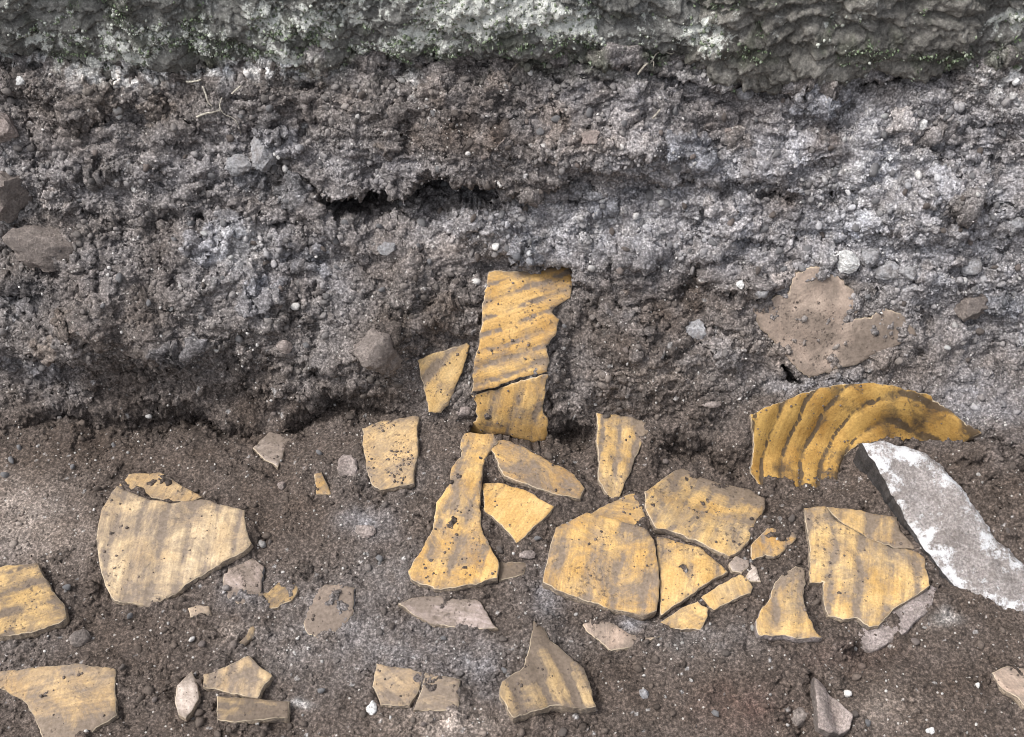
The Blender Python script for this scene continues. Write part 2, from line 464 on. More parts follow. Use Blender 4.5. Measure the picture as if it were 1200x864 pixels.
def mesh_obj(name, verts, faces, mats, parent=None, matidx=None, smooth=False, attrs=None):
    verts = np.asarray(verts, float)
    me = bpy.data.meshes.new(name)
    if isinstance(faces, np.ndarray):
        k = faces.shape[1]
        me.vertices.add(len(verts)); me.vertices.foreach_set('co', verts.astype(np.float32).ravel())
        me.loops.add(faces.size); me.loops.foreach_set('vertex_index', faces.astype(np.int32).ravel())
        me.polygons.add(len(faces)); me.polygons.foreach_set('loop_start', np.arange(0, faces.size, k, dtype=np.int32))
        me.update(calc_edges=True)
    else:
        me.from_pydata(verts.tolist(), [], faces)
    for mm in (mats if isinstance(mats, (list, tuple)) else [mats]): me.materials.append(mm)
    if matidx is not None: me.polygons.foreach_set('material_index', np.asarray(matidx, np.int32))
    if smooth: me.polygons.foreach_set('use_smooth', np.ones(len(me.polygons), bool))
    for nm, arr in (attrs or {}).items():
        arr = np.asarray(arr, np.float32)
        if arr.ndim == 2:
            a = me.attributes.new(nm, 'FLOAT_COLOR', 'POINT'); a.data.foreach_set('color', np.concatenate([arr, np.ones((len(arr), 1), np.float32)], 1).ravel())
        else:
            a = me.attributes.new(nm, 'FLOAT', 'POINT'); a.data.foreach_set('value', arr)
    o = bpy.data.objects.new(name, me); COL.objects.link(o)
    if parent is not None: o.parent = parent
    return o

# ------------------------------------------------------------------ the sherds: outlines read off the photograph, laid on the soil
def Z(ox, oy, pts):                      # outline points read in a 3x enlargement of the photograph
    return [(ox + a / 3.0, oy + b / 3.0) for a, b in pts]

def resample(poly, step, jag, seed):
    out = []
    n = len(poly); acc = 0.0
    for i in range(n):
        a = np.array(poly[i]); b = np.array(poly[(i + 1) % n]); L = np.linalg.norm(b - a)
        k = max(1, int(round(L / step)))
        nrm = np.array([-(b - a)[1], (b - a)[0]]) / (L + 1e-9)
        for j in range(k):
            f = j / k
            s_ = acc + L * f
            edge = min(1.0, 4 * min(f, 1 - f) + 0.35)
            xx = np.array([s_])
            off = jag * edge * float(1.0 * perlin2(xx * 0.055, xx * 0 + seed * 3.7, seed) [0] * 1.5 + perlin2(xx * 0.19, xx * 0 + seed * 1.7, seed + 2)[0] * 0.9)
            out.append(a + (b - a) * f + nrm * off)
        acc += L
    return np.array(out)

SHERDS = []
FRAMES = {}

def frame_for(polys, tilt=0.0):
    pts = []
    for poly in polys:
        c = np.mean(poly, axis=0)
        for q in poly:
            for s_ in (1.0, 0.66, 0.33):
                p = hit(*(c + (np.array(q) - c) * s_))
                if p is not None: pts.append(p)
    P = np.array(pts); c = P.mean(0)
    _, _, vh = np.linalg.svd(P - c)
    n = vh[2]
    if n @ (CAM - c) < 0: n = -n
    pu, pv_ = project(c)
    tb = float(theta(tv(min(max(pv_, 60), 880))))
    nb_ = np.array([0, -math.sin(tb), math.cos(tb)])
    n = n * .45 + nb_ * .55; n /= np.linalg.norm(n)
    if tilt:                                              # lean the plate back (+) or forward (-) about the x axis
        ca, sa = math.cos(tilt), math.sin(tilt)
        n = np.array([n[0], n[1] * ca - n[2] * sa, n[1] * sa + n[2] * ca])
    ex = np.array([1.0, 0, 0]); ex = ex - n * (ex @ n); ex /= np.linalg.norm(ex)
    ey = np.cross(n, ex)
    return c, ex, ey, n

def to_plane(fr, u, v):
    c, ex, ey, n = fr
    d = ray(u, v); k = ((c - CAM) @ n) / (d @ n)
    p = CAM + d * k - c
    return np.array([p @ ex, p @ ey])

def sherd(name, label, poly, matl, thick=0.009, expo=0.004, lift=0.003, rib=None, curve=None, jag=1.2, dirt=0.0, bury=None,
          cluster=None, tilt=0.0, edge=None, ribdirt=0.0, group='potsherds on the trench floor', parent=None, category='potsherd', warp=0.0022, res=0.004, base=None):
    SHERDS.append(dict(name=name, label=label, poly=poly, mat=matl, thick=thick, expo=expo, lift=lift, rib=rib, curve=curve, jag=jag, dirt=dirt, bury=bury,
                       cluster=cluster, tilt=tilt, edge=edge or M_FRACT, ribdirt=ribdirt, group=group, parent=parent, category=category, warp=warp, res=res, base=base))

G_W = 'potsherds leaning against the section'
# rib = (kind, a, b, spacing_px, height m): line -> direction (du, dv) along the ribs; arc -> centre (u, v)
sherd('potsherd', 'tall ribbed ochre potsherd leaning highest up the soil section', Z(400, 288, [(520, 95), (560, 88), (640, 91), (720, 82), (800, 75), (818, 95), (812, 140), (805, 185), (760, 210), (738, 230), (765, 255), (750, 310), (718, 345), (728, 400), (722, 432), (640, 452), (575, 472), (520, 490), (459, 507), (470, 420), (490, 300), (505, 180)]),
      M_OCHRE, .012, .009, .021, ('line', 1, -.33, 17, .0016), ('line', .3, -1, .16), 1.4, .02, cluster='tall', ribdirt=.13, group=G_W)
sherd('potsherd', 'ochre potsherd with ragged lower edge joining below the tall leaning sherd', Z(400, 288, [(458, 520), (520, 501), (580, 482), (645, 463), (724, 441), (716, 480), (706, 560), (726, 610), (722, 650), (716, 690), (665, 705), (625, 690), (590, 672), (530, 676), (470, 684), (440, 676), (450, 640), (482, 600), (478, 560)]),
      M_OCHRE, .012, .007, .015, ('line', .25, -1, 26, .0012), ('line', .3, -1, .16), 2.0, .0, cluster='tall', ribdirt=.08, group=G_W)
sherd('potsherd', 'long flaring ochre potsherd with a dark pebble lying on it', [(578, 512), (545, 513), (540, 523), (541, 536), (531, 552), (526, 574), (512, 593), (510, 613), (498, 643), (479, 673), (482, 682), (510, 694), (543, 690), (583, 681), (584, 661), (567, 631), (562, 600), (564, 575), (566, 550), (573, 534), (584, 522)],
      M_OCHRE, .012, .005, .008, ('line', .35, -1, 30, .0010), None, 1.4, .02, ribdirt=.06)
sherd('potsherd', 'dirt-covered triangular corner sherd against the flaring ochre potsherd', Z(400, 576, [(556, 252), (600, 250), (652, 258), (644, 290), (600, 306), (556, 316)]),
      M_DIRTY, .008, .0045, .003, None, None, 1.2, .06, bury=(1, -.4, .003))
sherd('potsherd', 'small triangular ochre sherd with a pale thick left edge and one ridge', Z(400, 288, [(268, 402), (330, 376), (440, 340), (452, 352), (430, 425), (402, 490), (376, 560), (350, 586), (306, 582), (298, 540), (283, 470)]),
      M_OCHRE, .012, .008, .006, ('line', .58, -.8, 44, .0018), None, 1.0, .05, ribdirt=.12, group=G_W)
sherd('potsherd', 'upright speckled buff sherd with dark crumbs on its top corner', Z(400, 288, [(75, 650), (110, 632), (200, 612), (274, 605), (270, 640), (273, 740), (262, 790), (258, 845), (200, 855), (140, 868), (112, 850), (92, 790), (82, 720)]),
      M_BUFF, .012, .009, .007, None, ('line', 0, 1, .3), 1.2, .03)
sherd('potsherd', 'pointed ochre sliver lying just under the ragged leaning sherd', [(570, 519), (590, 517), (613, 527), (644, 544), (670, 556), (685, 574), (680, 585), (650, 581), (612, 571), (591, 562), (580, 540)],
      M_OCHRE, .010, .006, .005, None, ('line', .4, 1, .3), 1.2, .06)
sherd('potsherd', 'clean four-sided ochre sherd pointing down beside the flaring potsherd', [(566, 565), (590, 567), (625, 582), (649, 598), (635, 614), (605, 639), (598, 630), (578, 608), (567, 598)],
      M_OCHRE, .010, .006, .005, None, ('line', .3, 1, .4), 1.0, -.06)
sherd('potsherd', 'tapering ribbed ochre sherd below the soil ledge above the broken plate', [(698, 486), (720, 487), (748, 493), (764, 505), (753, 518), (743, 541), (733, 565), (722, 588), (708, 577), (701, 563), (700, 528)],
      M_OCHRE, .010, .006, .004, ('line', -.12, 1, 20, .0012), None, 1.2, .03, bury=(1, -.1, .008), ribdirt=.1)
# broken vessel wall, fragments lying joined
P = dict(curve=('line', .35, -1, .30), ribdirt=.05, jag=1.0)
sherd('potsherd', 'largest fragment of the broken ochre vessel wall, with pale rim line', [(652, 626), (687, 610), (700, 612), (733, 620), (757, 628), (764, 640), (766, 655), (771, 686), (768, 718), (753, 722), (717, 714), (683, 704), (653, 693), (637, 685), (640, 669), (645, 648)],
      M_OCHRE, .015, .013, .011, ('line', .1, -1, 34, .0011), dirt=.07, cluster='plate', **P)
sherd('potsherd', 'small triangular fragment above the largest one of the broken vessel wall', [(691, 606), (697, 601), (720, 589), (746, 576), (749, 579), (752, 598), (757, 622), (733, 615), (702, 608)],
      M_OCHRE, .011, .006, .005, None, dirt=.04, cluster='plate', **P)
sherd('potsherd', 'broad ribbed fragment of the broken vessel wall next to the arched sherd', [(756, 578), (790, 546), (805, 537), (830, 551), (850, 558), (880, 563), (899, 576), (898, 590), (887, 609), (876, 636), (866, 649), (853, 655), (837, 648), (820, 640), (800, 632), (768, 624), (758, 604)],
      M_OCHRE, .011, .006, .005, ('line', .5, -1, 24, .0012), dirt=.03, cluster='plate', bury=(.5, -1, .004), **P)
sherd('potsherd', 'wedge-shaped fragment pointing right in the broken vessel wall', [(770, 632), (790, 637), (820, 646), (851, 674), (835, 681), (800, 704), (775, 720), (774, 690), (771, 660)],
      M_OCHRE, .011, .006, .005, ('line', .1, -1, 34, .0009), dirt=-.03, cluster='plate', **P)
sherd('potsherd', 'narrow ochre fragment under the wedge of the broken vessel wall', Z(800, 576, [(68, 372), (130, 335), (200, 300), (228, 322), (242, 345), (235, 365), (180, 382), (112, 415), (92, 398)]),
      M_OCHRE, .010, .006, .004, None, dirt=.0, cluster='plate', **P)
sherd('potsherd', 'lowest ochre fragment along the bottom of the broken vessel wall', [(769, 729), (800, 712), (817, 706), (830, 714), (829, 722), (821, 735), (800, 735), (785, 733)],
      M_OCHRE, .010, .006, .004, None, dirt=-.02, cluster='plate', **P)
sherd('potsherd', 'small pinkish chip in the gap beside the broken vessel wall', Z(800, 576, [(160, 265), (185, 235), (230, 250), (232, 270), (205, 294), (170, 290)]), M_PALE, .009, .006, .006, None, None, .8, -.02)
sherd('potsherd', 'tiny pale triangular chip beside the pinkish chip', Z(800, 576, [(217, 312), (240, 252), (258, 270), (272, 326), (240, 322)]), M_PALE, .007, .004, .004, None, None, .8, .03)
sherd('potsherd', 'arrowhead-shaped ochre sherd half under soil between the two broken vessels', Z(800, 576, [(238, 195), (300, 120), (370, 118), (398, 170), (350, 215), (330, 228), (290, 224), (240, 247)]),
      M_OCHRE, .009, .003, .002, ('line', .1, 1, 27, .0010), None, 1.2, .03, bury=(.3, -1, .006), ribdirt=.08)
sherd('potsherd', 'ribbed ochre sherd with thick grey lower edge beside the ridged panel', Z(800, 576, [(253, 465), (270, 430), (305, 385), (322, 330), (390, 280), (425, 284), (428, 340), (420, 400), (436, 460), (458, 505), (485, 527), (430, 532), (300, 520), (262, 520)]),
      M_OCHRE, .014, .011, .009, ('line', .08, -1, 29, .0016), None, 1.2, .02, edge=M_GREYFRACT, bury=(0, -1, .008), ribdirt=.08)
RP = dict(cluster='panel', curve=('line', .1, -1, .35), ribdirt=.07)
sherd('potsherd', 'large ridged ochre panel with a spalled grey lower corner', Z(800, 576, [(425, 64), (500, 57), (525, 95), (560, 128), (640, 174), (740, 213), (820, 219), (845, 250), (856, 350), (800, 385), (740, 420), (685, 478), (652, 482), (612, 452), (560, 456), (510, 440), (492, 400), (488, 330), (440, 335), (440, 200), (430, 120)]),
      M_OCHRE, .011, .007, .006, ('line', .06, -1, 33, .0013), jag=1.2, dirt=.04, **RP)
sherd('spalled_corner', 'grey spalled lower corner of the panel', Z(800, 576, [(600, 440), (640, 430), (760, 380), (850, 330), (895, 342), (893, 362), (860, 420), (770, 510), (690, 546), (655, 540), (625, 500)]),
      M_GREYFRACT, .010, .003, .0015, None, jag=1.6, edge=M_GREYFRACT, parent='large ridged ochre panel with a spalled grey lower corner', cluster='panel', curve=('line', .1, -1, .35), base=True)
sherd('potsherd', 'upper fragment cracked off the large ridged ochre panel', Z(800, 576, [(505, 55), (580, 58), (640, 70), (755, 90), (762, 140), (790, 180), (822, 212), (740, 207), (644, 167), (566, 120), (532, 88)]),
      M_OCHRE, .011, .007, .006, ('line', .06, -1, 33, .0012), jag=.8, dirt=.04, bury=(1, .2, .004), **RP)
# left half of the floor
sherd('potsherd', 'small arched top fragment fitting the big striped buff sherd', [(139, 569), (150, 554), (185, 550), (212, 568), (238, 584), (226, 589), (205, 590), (180, 585), (160, 578)],
      M_BUFF, .010, .005, .004, None, ('line', .3, -1, .3), 1.0, -.04, cluster='striped')
sherd('potsherd', 'big striped buff sherd lying flat on the trench floor', [(139, 574), (155, 582), (180, 591), (205, 595), (237, 588), (288, 602), (290, 625), (297, 643), (280, 656), (255, 668), (225, 685), (200, 700), (175, 712), (155, 708), (135, 705), (125, 690), (120, 665), (117, 640), (123, 605)],
      M_BUFF, .011, .007, .006, ('line', .24, -1, 27, .0011), ('line', .24, -1, .3), 1.1, .06, cluster='striped', ribdirt=.06)
sherd('potsherd', 'thick brownish sherd with rounded corner and dark streaks', [(-40, 676), (0, 668), (48, 664), (55, 680), (65, 699), (80, 716), (82, 730), (74, 737), (40, 746), (0, 752), (-40, 758)],
      M_DIRTY, .016, .012, .010, ('line', 1, -.25, 24, .0009), None, 1.2, -.04, ribdirt=.08)
sherd('potsherd', 'speckled buff sherd tapering to a long point, with straight right side', [(-22, 790), (0, 787), (50, 785), (100, 784), (138, 789), (138, 820), (139, 841), (122, 853), (100, 868), (84, 882), (60, 882), (50, 862), (43, 842), (32, 826), (0, 806), (-18, 798)],
      M_BUFF, .011, .007, .006, None, ('line', 1, .1, .35), 1.2, .05, bury=(-.2, 1, .004))
sherd('potsherd', 'narrow standing almond-shaped buff chip', Z(0, 576, [(628, 692), (680, 643), (700, 690), (706, 740), (686, 780), (660, 812), (635, 797), (622, 750)]), M_PALE, .012, .010, .009, None, None, .8, .06)
sherd('potsherd', 'five-sided ochre sherd with a grey patch above the bar-shaped fragment', Z(0, 576, [(720, 656), (800, 630), (880, 588), (920, 625), (963, 660), (932, 700), (912, 737), (850, 726), (770, 708), (720, 697)]),
      M_BUFF, .012, .010, .008, ('line', .1, -1, 24, .0010), None, 1.0, .08, ribdirt=.06)
sherd('potsherd', 'bar-shaped greyish rim fragment with a lengthwise groove', Z(0, 576, [(768, 730), (850, 736), (1022, 745), (1016, 806), (900, 812), (830, 824), (772, 814)]),
      M_DIRTY, .013, .010, .008, ('line', 1, .04, 13, .0016), None, .8, .08, ribdirt=.1)
sherd('potsherd', 'pale triangular sherd just below the undercut of the section', Z(0, 288, [(890, 722), (950, 660), (1030, 682), (1000, 722), (976, 786), (940, 766)]), M_PALE, .009, .004, .004, None, None, 1.0, .05, bury=(.6, -1, .004))
sherd('potsherd', 'tiny ochre chip beside the rose-grey stone', [(368, 557), (377, 555), (386, 574), (388, 580), (371, 580)], M_OCHRE, .006, .003, .003, None, None, .6, .0)
sherd('potsherd', 'weathered ochre fragment worn to a crust on the floor', Z(0, 576, [(895, 375), (960, 342), (1012, 310), (1042, 330), (1036, 372), (980, 412), (920, 426)]), M_DIRTY, .008, .002, .003, None, None, 2.0, -.02, bury=(-1, .2, .005))
sherd('potsherd', 'tiny buff chip with lime specks below the big striped sherd', Z(0, 576, [(662, 412), (700, 402), (738, 405), (746, 440), (700, 452), (670, 442)]), M_PALE, .007, .003, .003, None, None, 1.4, .03, bury=(0, 1, .003))
sherd('potsherd', 'slender buried ochre shaving near the weathered fragment', Z(0, 576, [(840, 535), (870, 500), (885, 465), (900, 475), (890, 510), (860, 540)]), M_DIRTY, .006, .002, .002, None, None, 1.0, .0, bury=(-1, .5, .003))
sherd('potsherd', 'pinkish grey leaf-shaped sherd below the flaring ochre potsherd', Z(400, 576, [(200, 397), (250, 378), (350, 372), (480, 390), (502, 420), (550, 486), (420, 489), (330, 475), (260, 440)]), M_PINK, .010, .005, .004, None, None, 1.2, .02, bury=(0, -1, .003))
sherd('potsherd', 'flat pinkish grey sliver under the bottom edge of the broken vessel wall', Z(400, 576, [(840, 447), (880, 443), (960, 470), (1010, 505), (1060, 518), (1126, 514), (1050, 541), (950, 561), (900, 520), (862, 490)]), M_PINK, .009, .004, .003, None, None, 1.2, .0, bury=(.2, -1, .004))
sherd('potsherd', 'thick soil-caked ribbed sherd with pointed top and heavy front edge', Z(400, 576, [(675, 480), (710, 500), (742, 550), (800, 600), (850, 640), (872, 700), (893, 775), (820, 782), (745, 770), (690, 792), (605, 820), (585, 795), (558, 740), (565, 692), (640, 640), (664, 560)]),
      M_DIRTY, .020, .017, .015, ('line', -.45, -1, 30, .0022), None, 1.3, .05, ribdirt=.16, bury=(.2, -1, .010), edge=M_FRACT)
sherd('potsherd', 'small flat buff sherd with fine diagonal lines by a white speck', Z(400, 576, [(125, 610), (200, 622), (288, 641), (270, 712), (240, 757), (140, 757), (110, 692)]), M_BUFF, .009, .004, .003, ('line', .75, .66, 11, .0006), None, 1.0, .08, cluster='pair', ribdirt=.05)
sherd('potsherd', 'small dusty buff sherd joined to the one with diagonal lines', Z(400, 576, [(296, 643), (417, 666), (411, 771), (330, 774), (252, 770), (277, 713)]), M_BUFF, .009, .004, .003, None, None, 1.0, .12, cluster='pair')
sherd('potsherd', 'pinkish broken lump with a pale edge lying right of the slab foot', Z(800, 576, [(1085, 640), (1140, 618), (1200, 628), (1290, 650), (1290, 760), (1200, 768), (1160, 728), (1110, 690)]), M_PINK, .012, .006, .005, None, None, 1.6, .02)
sherd('stone', 'flat worn grey stone face flush with the floor beside the pinkish leaf-shaped sherd', [(374, 692), (400, 683), (416, 690), (414, 720), (396, 740), (372, 750), (358, 738), (362, 710)],
      M_PINK, .012, .0025, .002, None, None, 2.2, .10, edge=M_GREY, group=None, category='stone', bury=(.4, 1, .003))
sherd('stone', 'flat lime-flecked grey stone face beside the weathered ochre fragment', [(268, 668), (296, 655), (309, 664), (306, 688), (290, 712), (268, 706), (262, 690)],
      M_PINK, .012, .002, .002, None, None, 2.2, .06, edge=M_GREY, group=None, category='stone', bury=(-.4, 1, .003))
# standing vessel part with wheel ridges, and clay slab in the section
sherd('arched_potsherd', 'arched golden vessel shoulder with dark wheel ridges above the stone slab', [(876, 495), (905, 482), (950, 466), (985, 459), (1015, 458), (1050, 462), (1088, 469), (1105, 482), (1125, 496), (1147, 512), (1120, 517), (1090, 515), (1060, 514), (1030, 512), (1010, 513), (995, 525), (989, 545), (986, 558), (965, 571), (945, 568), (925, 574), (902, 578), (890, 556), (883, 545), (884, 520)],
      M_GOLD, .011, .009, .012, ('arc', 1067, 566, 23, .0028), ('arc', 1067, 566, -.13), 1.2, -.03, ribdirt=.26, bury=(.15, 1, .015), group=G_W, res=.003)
sherd('clay_slab', 'flat beige fired-clay slab embedded in the section above the arched vessel', Z(800, 288, [(240, 200), (310, 185), (370, 160), (395, 95), (430, 78), (480, 75), (530, 112), (565, 122), (618, 180), (612, 228), (565, 262), (660, 252), (700, 215), (762, 236), (818, 310), (740, 352), (640, 400), (560, 428), (440, 462), (370, 392), (300, 320), (262, 270)]),
      M_CLAY, .016, .0040, .005, None, None, 2.4, -.01, bury=(1, .6, .0022), group=None, category='clay slab', warp=.004)

sherd('stone', 'pointed grey-brown flint wedge standing in the floor', Z(800, 576, [(450, 668), (482, 682), (540, 760), (580, 805), (577, 850), (545, 864), (500, 872), (462, 850), (455, 780)]),
      M_ROSE, .024, .016, .012, ('line', .48, 1, 44, .012), None, 1.0, 0, edge=M_BROWN, group=None, category='stone')

def top_fn(s):
    c, ex, ey, n = s['frame']
    cen = s['cen']; lift = s['lift']; seed = s['seed']
    rib, curve = s['rib'], s['curve']
    def dirvec(du, dv):
        a = to_plane(s['frame'], *s['cpx']); b = to_plane(s['frame'], s['cpx'][0] + du * 10, s['cpx'][1] + dv * 10)
        d = b - a
        return d / np.linalg.norm(d), np.linalg.norm(d) / math.hypot(du, dv) / 10
    ribinfo = None
    if rib:
        if rib[0] == 'line':
            d, pxm = dirvec(rib[1], rib[2]); per = np.array([-d[1], d[0]])
            _, pm = dirvec(-rib[2], rib[1])
            ribinfo = lambda ab: ((ab @ per) / (rib[3] * pm))
        else:
            ctr = to_plane(s['frame'], rib[1], rib[2])
            pm = np.linalg.norm(to_plane(s['frame'], rib[1] + 100, rib[2]) - ctr) / 100
            ribinfo = lambda ab: (np.linalg.norm((ab - ctr) * np.array([1.0, 0.92]), axis=1) / (rib[3] * pm))
    def wave(ab):
        ph = ribinfo(ab) + 0.13 * fbm2(ab[:, 0] * 26, ab[:, 1] * 26, seed, 3) + 0.13 * seed
        k = ph - np.floor(ph)
        amp = 0.75 + 0.5 * h2(np.floor(ph), np.floor(ph) * 0, seed)
        return (1 - np.abs(2 * k - 1) ** 2.2 * 2) * 0.5 * amp, k
    def f(ab):
        z = lift + (ab - s['mid']) @ s['lean']
        if curve:
            if curve[0] == 'line':
                d, _ = dirvec(curve[1], curve[2])
                q = (ab - cen) @ d
                z = z - q * q / (2 * curve[3]) + s['sag']
            else:
                ctr = to_plane(s['frame'], curve[1], curve[2])
                r = np.linalg.norm(ab - ctr, axis=1)
                tp = np.array([to_plane(s['frame'], *q) for q in s['poly'][:10]])
                dt = np.interp(ab[:, 0], tp[:, 0], tp[:, 1]) - ab[:, 1]
                rt = sstep(ctr[0] - .05, ctr[0] + .06, ab[:, 0])
                z = z + .010 - (.044 + .012 * rt) * sstep(-.004, .055 - .02 * rt, dt) - .010 * rt
        z = z + s['warp'] * fbm2(ab[:, 0] * 14 + seed, ab[:, 1] * 14, seed + 3, 3)
        if rib:
            wv_, _ = wave(ab); z = z + 1.35 * rib[4] * wv_
        return z + 0.00035 * fbm2(ab[:, 0] * 160, ab[:, 1] * 160, seed + 5, 3)
    if rib and rib[0] == 'line':
        d, _ = dirvec(rib[1], rib[2])
    elif rib:
        d = None
    else:
        a_ = seed * 1.7; d = np.array([math.cos(a_), math.sin(a_)])
    def streak(ab):
        if d is not None: return np.stack([ab @ d, ab @ np.array([-d[1], d[0]]), np.zeros(len(ab))], -1)
        q = ab - ctr; r = np.linalg.norm(q, axis=1)
        return np.stack([np.arctan2(q[:, 1], q[:, 0]) * .1, r, np.zeros(len(ab))], -1)
    s['streak'] = streak
    return f, (wave if rib else None)

clusters = {}
for s in SHERDS:
    if s['cluster']: clusters.setdefault(s['cluster'], []).append(s['poly'])
for i, s in enumerate(SHERDS):
    s['seed'] = i + 1
    if s['cluster']:
        if s['cluster'] not in FRAMES: FRAMES[s['cluster']] = frame_for(clusters[s['cluster']], s['tilt'])
        s['frame'] = FRAMES[s['cluster']]; allp = sum([list(map(tuple, p)) for p in clusters[s['cluster']]], [])
    else:
        s['frame'] = frame_for([s['poly']], s['tilt']); allp = list(map(tuple, s['poly']))
    s['cpx'] = np.mean(np.array(allp), axis=0)
    s['cen'] = to_plane(s['frame'], *s['cpx'])
    if s['cluster'] == 'plate':
        pc = np.mean(np.array(s['poly'], float), axis=0); s['poly'] = [tuple(pc + (np.array(q) - pc) * (1 + 1.0 / (np.linalg.norm(np.array(q) - pc) + 1))) for q in s['poly']]
    rs = resample(s['poly'], 3.6, s['jag'], i + 1)
    s['ab'] = np.array([to_plane(s['frame'], *q) for q in rs])
    s['sag'] = 0.0
    s['mid'] = s['ab'].mean(0)
    lr = random.Random(i * 7 + 3); la_ = .03 if s['cluster'] else .075
    if s['base'] or s['name'] != 'potsherd' or s['cluster'] == 'tall': la_ = 0.0
    s['lean'] = np.array([lr.uniform(-la_, la_), lr.uniform(-la_, la_ * .4)])
    if 'ragged lower edge' in s['label']: s['lean'] = np.array([0, .24])
    if s['curve'] and s['curve'][0] == 'line':
        e = np.ptp(s['ab'], axis=0).max() * 0.5
        s['sag'] = e * e / (4 * s['curve'][3])
    s['top'], s['wave'] = top_fn(s)
    if s['bury']:
        du, dv, amt = s['bury']
        a = s['cen']; b = to_plane(s['frame'], s['cpx'][0] + du * 10, s['cpx'][1] + dv * 10)
        s['bd'] = (b - a) / np.linalg.norm(b - a)
        pr = (s['ab'] - s['ab'].mean(0)) @ s['bd']; s['bh'] = pr.max(); s['bm'] = s['ab'].mean(0)

# ------------------------------------------------------------------ the soil takes up the sherds, then gets its own crumbly relief
G = SM.copy()
under = np.zeros(X.shape)             # 1 under a sherd
near = np.zeros(X.shape)
flatG = G.reshape(-1, 3)
def conform(s):
    c, ex, ey, n = s['frame']
    q = flatG - c
    m = (np.abs(q @ n) < 0.09) & (np.linalg.norm(q, axis=1) < 0.35)
    idx = np.nonzero(m)[0]
    ab = np.stack([q[idx] @ ex, q[idx] @ ey], -1)
    lo = s['ab'].min(0) - .03; hi = s['ab'].max(0) + .03
    k = ((ab > lo) & (ab < hi)).all(1); idx = idx[k]; ab = ab[k]
    sd_ = poly_sd(ab, s['ab'])
    top = s['top'](ab)
    ex_ = s['expo'] * .90 + 0.0062 * fbm2(ab[:, 0] * 38, ab[:, 1] * 38, s['seed'] + 50, 4, .6)
    if s['bury']:
        pr = (ab - s['bm']) @ s['bd'] / s['bh']
        ex_ = ex_ - s['bury'][2] * sstep(0.35, 1.0, pr)
    ins = sd_ < -0.0012
    dep = np.where(ex_ < 0, ex_, np.minimum(ex_ * 4.0, min(s['thick'] * .8, .008) + .001))
    bl = sstep(.0, -.003, sd_)
    want = top - (ex_ * (1 - bl) + dep * bl)
    w_ = sstep(0.028, 0.004, sd_)
    cc = (flatG[idx] - c) @ n
    w_ = np.where(sd_ > 0, w_ * sstep(.045, .018, np.abs(want - cc)), w_)
    flatG[idx] += n * (w_ * (want - cc))[:, None]
    un = under.reshape(-1); ne = near.reshape(-1)
    un[idx] = np.maximum(un[idx], ins * sstep(0.0, .003, ex_))
    ne[idx] = np.maximum(ne[idx], sstep(0.02, 0.0, sd_))
for s in SHERDS: conform(s)

def surf_normals(A):
    a = np.gradient(A, axis=0); b = np.gradient(A, axis=1)
    n = np.cross(b, a); n /= np.linalg.norm(n, axis=-1, keepdims=True) + 1e-12
    return n
GN = surf_normals(G)

wall = sstep(-0.06, 0.10, T)
# smeared, smoother spots
smooth = np.zeros_like(X)
for (u, v, ru, rv, k) in [(150, 370, 75, 50, .75), (260, 500, 160, 22, .55), (30, 600, 70, 50, .4), (560, 150, 110, 40, .35), (990, 160, 30, 50, .5), (930, 380, 110, 70, .4), (470, 770, 60, 40, .4), (170, 360, 50, 60, .4), (390, 715, 30, 30, .7), (520, 300, 50, 22, .5), (780, 440, 60, 40, .4), (190, 150, 150, 45, .7), (480, 300, 80, 34, .8), (790, 345, 70, 40, .6), (700, 140, 120, 30, .6), (1010, 180, 40, 70, .7), (1090, 430, 70, 40, .8), (400, 190, 60, 22, .6), (90, 420, 60, 40, .6), (740, 260, 110, 26, .4), (240, 420, 60, 30, .6), (560, 400, 260, 40, .3)]:
    smooth = np.maximum(smooth, k * np.exp(-(((UW - u) / ru) ** 2 + ((VW - v) / rv) ** 2)))
att = (1 - 0.97 * under) * (1 - 0.55 * near)
rough = (0.74 + 0.26 * wall) * (1 - 0.85 * smooth)
pn = fbm2(X * 9, T * 11, 90, 4)
patch = 0.08 + 1.10 * sstep(-0.05, 0.55, pn)
rough = rough * (.42 + .58 * sstep(-.25, .40, pn))
fine = 0.0070 * fbm2(X * 24, T * 30, 60, 3, .5) * att * (0.4 + 0.8 * wall)
ridg = np.abs(fbm2(X * 55, T * 70, 61, 3))
fine += -0.0050 * (0.45 - ridg) * att * rough
c0, v0 = clods2(X / 0.046 + .3 * perlin2(X * 60, T * 60, 71), T / 0.036 + .3 * perlin2(X * 60, T * 60, 72), 75, .42)
bed = np.abs(fbm2(X * 11, T * 42 + 1.5 * perlin2(X * 9, T * 9, 73), 74, 3))
fine += (.0085 * bed * wall + c0 * .046 * .50 * wall) * att * (1 - .7 * smooth)
c1, v1 = clods2(X / 0.022, T / 0.018, 70, .22)
c2, v2 = clods2(X / 0.0095, T / 0.0085, 80, .30)
c3, v3 = clods2(X / 0.0048, T / 0.0045, 90, .75)
clod = np.maximum(np.maximum(c1 * 0.018 * 0.75, c2 * 0.0095 * 0.85), c3 * 0.0048 * 0.65)
fine += clod * att * rough * patch
fine += 0.0014 * fbm2(X * 210, T * 240, 64, 2, .75) * att * rough
G = G + GN * fine[..., None]
GN = surf_normals(G)
steep = sstep(.75, .45, np.sum(GN * NRM, -1))
ks = (steep > .02) & (V > 60)
G[ks] += GN[ks] * (steep[ks] * att[ks] * .008 * fbm3(G[ks], 90, 66, 3, .65))[:, None]
GN = surf_normals(G)
Ug, Vg = project(G)

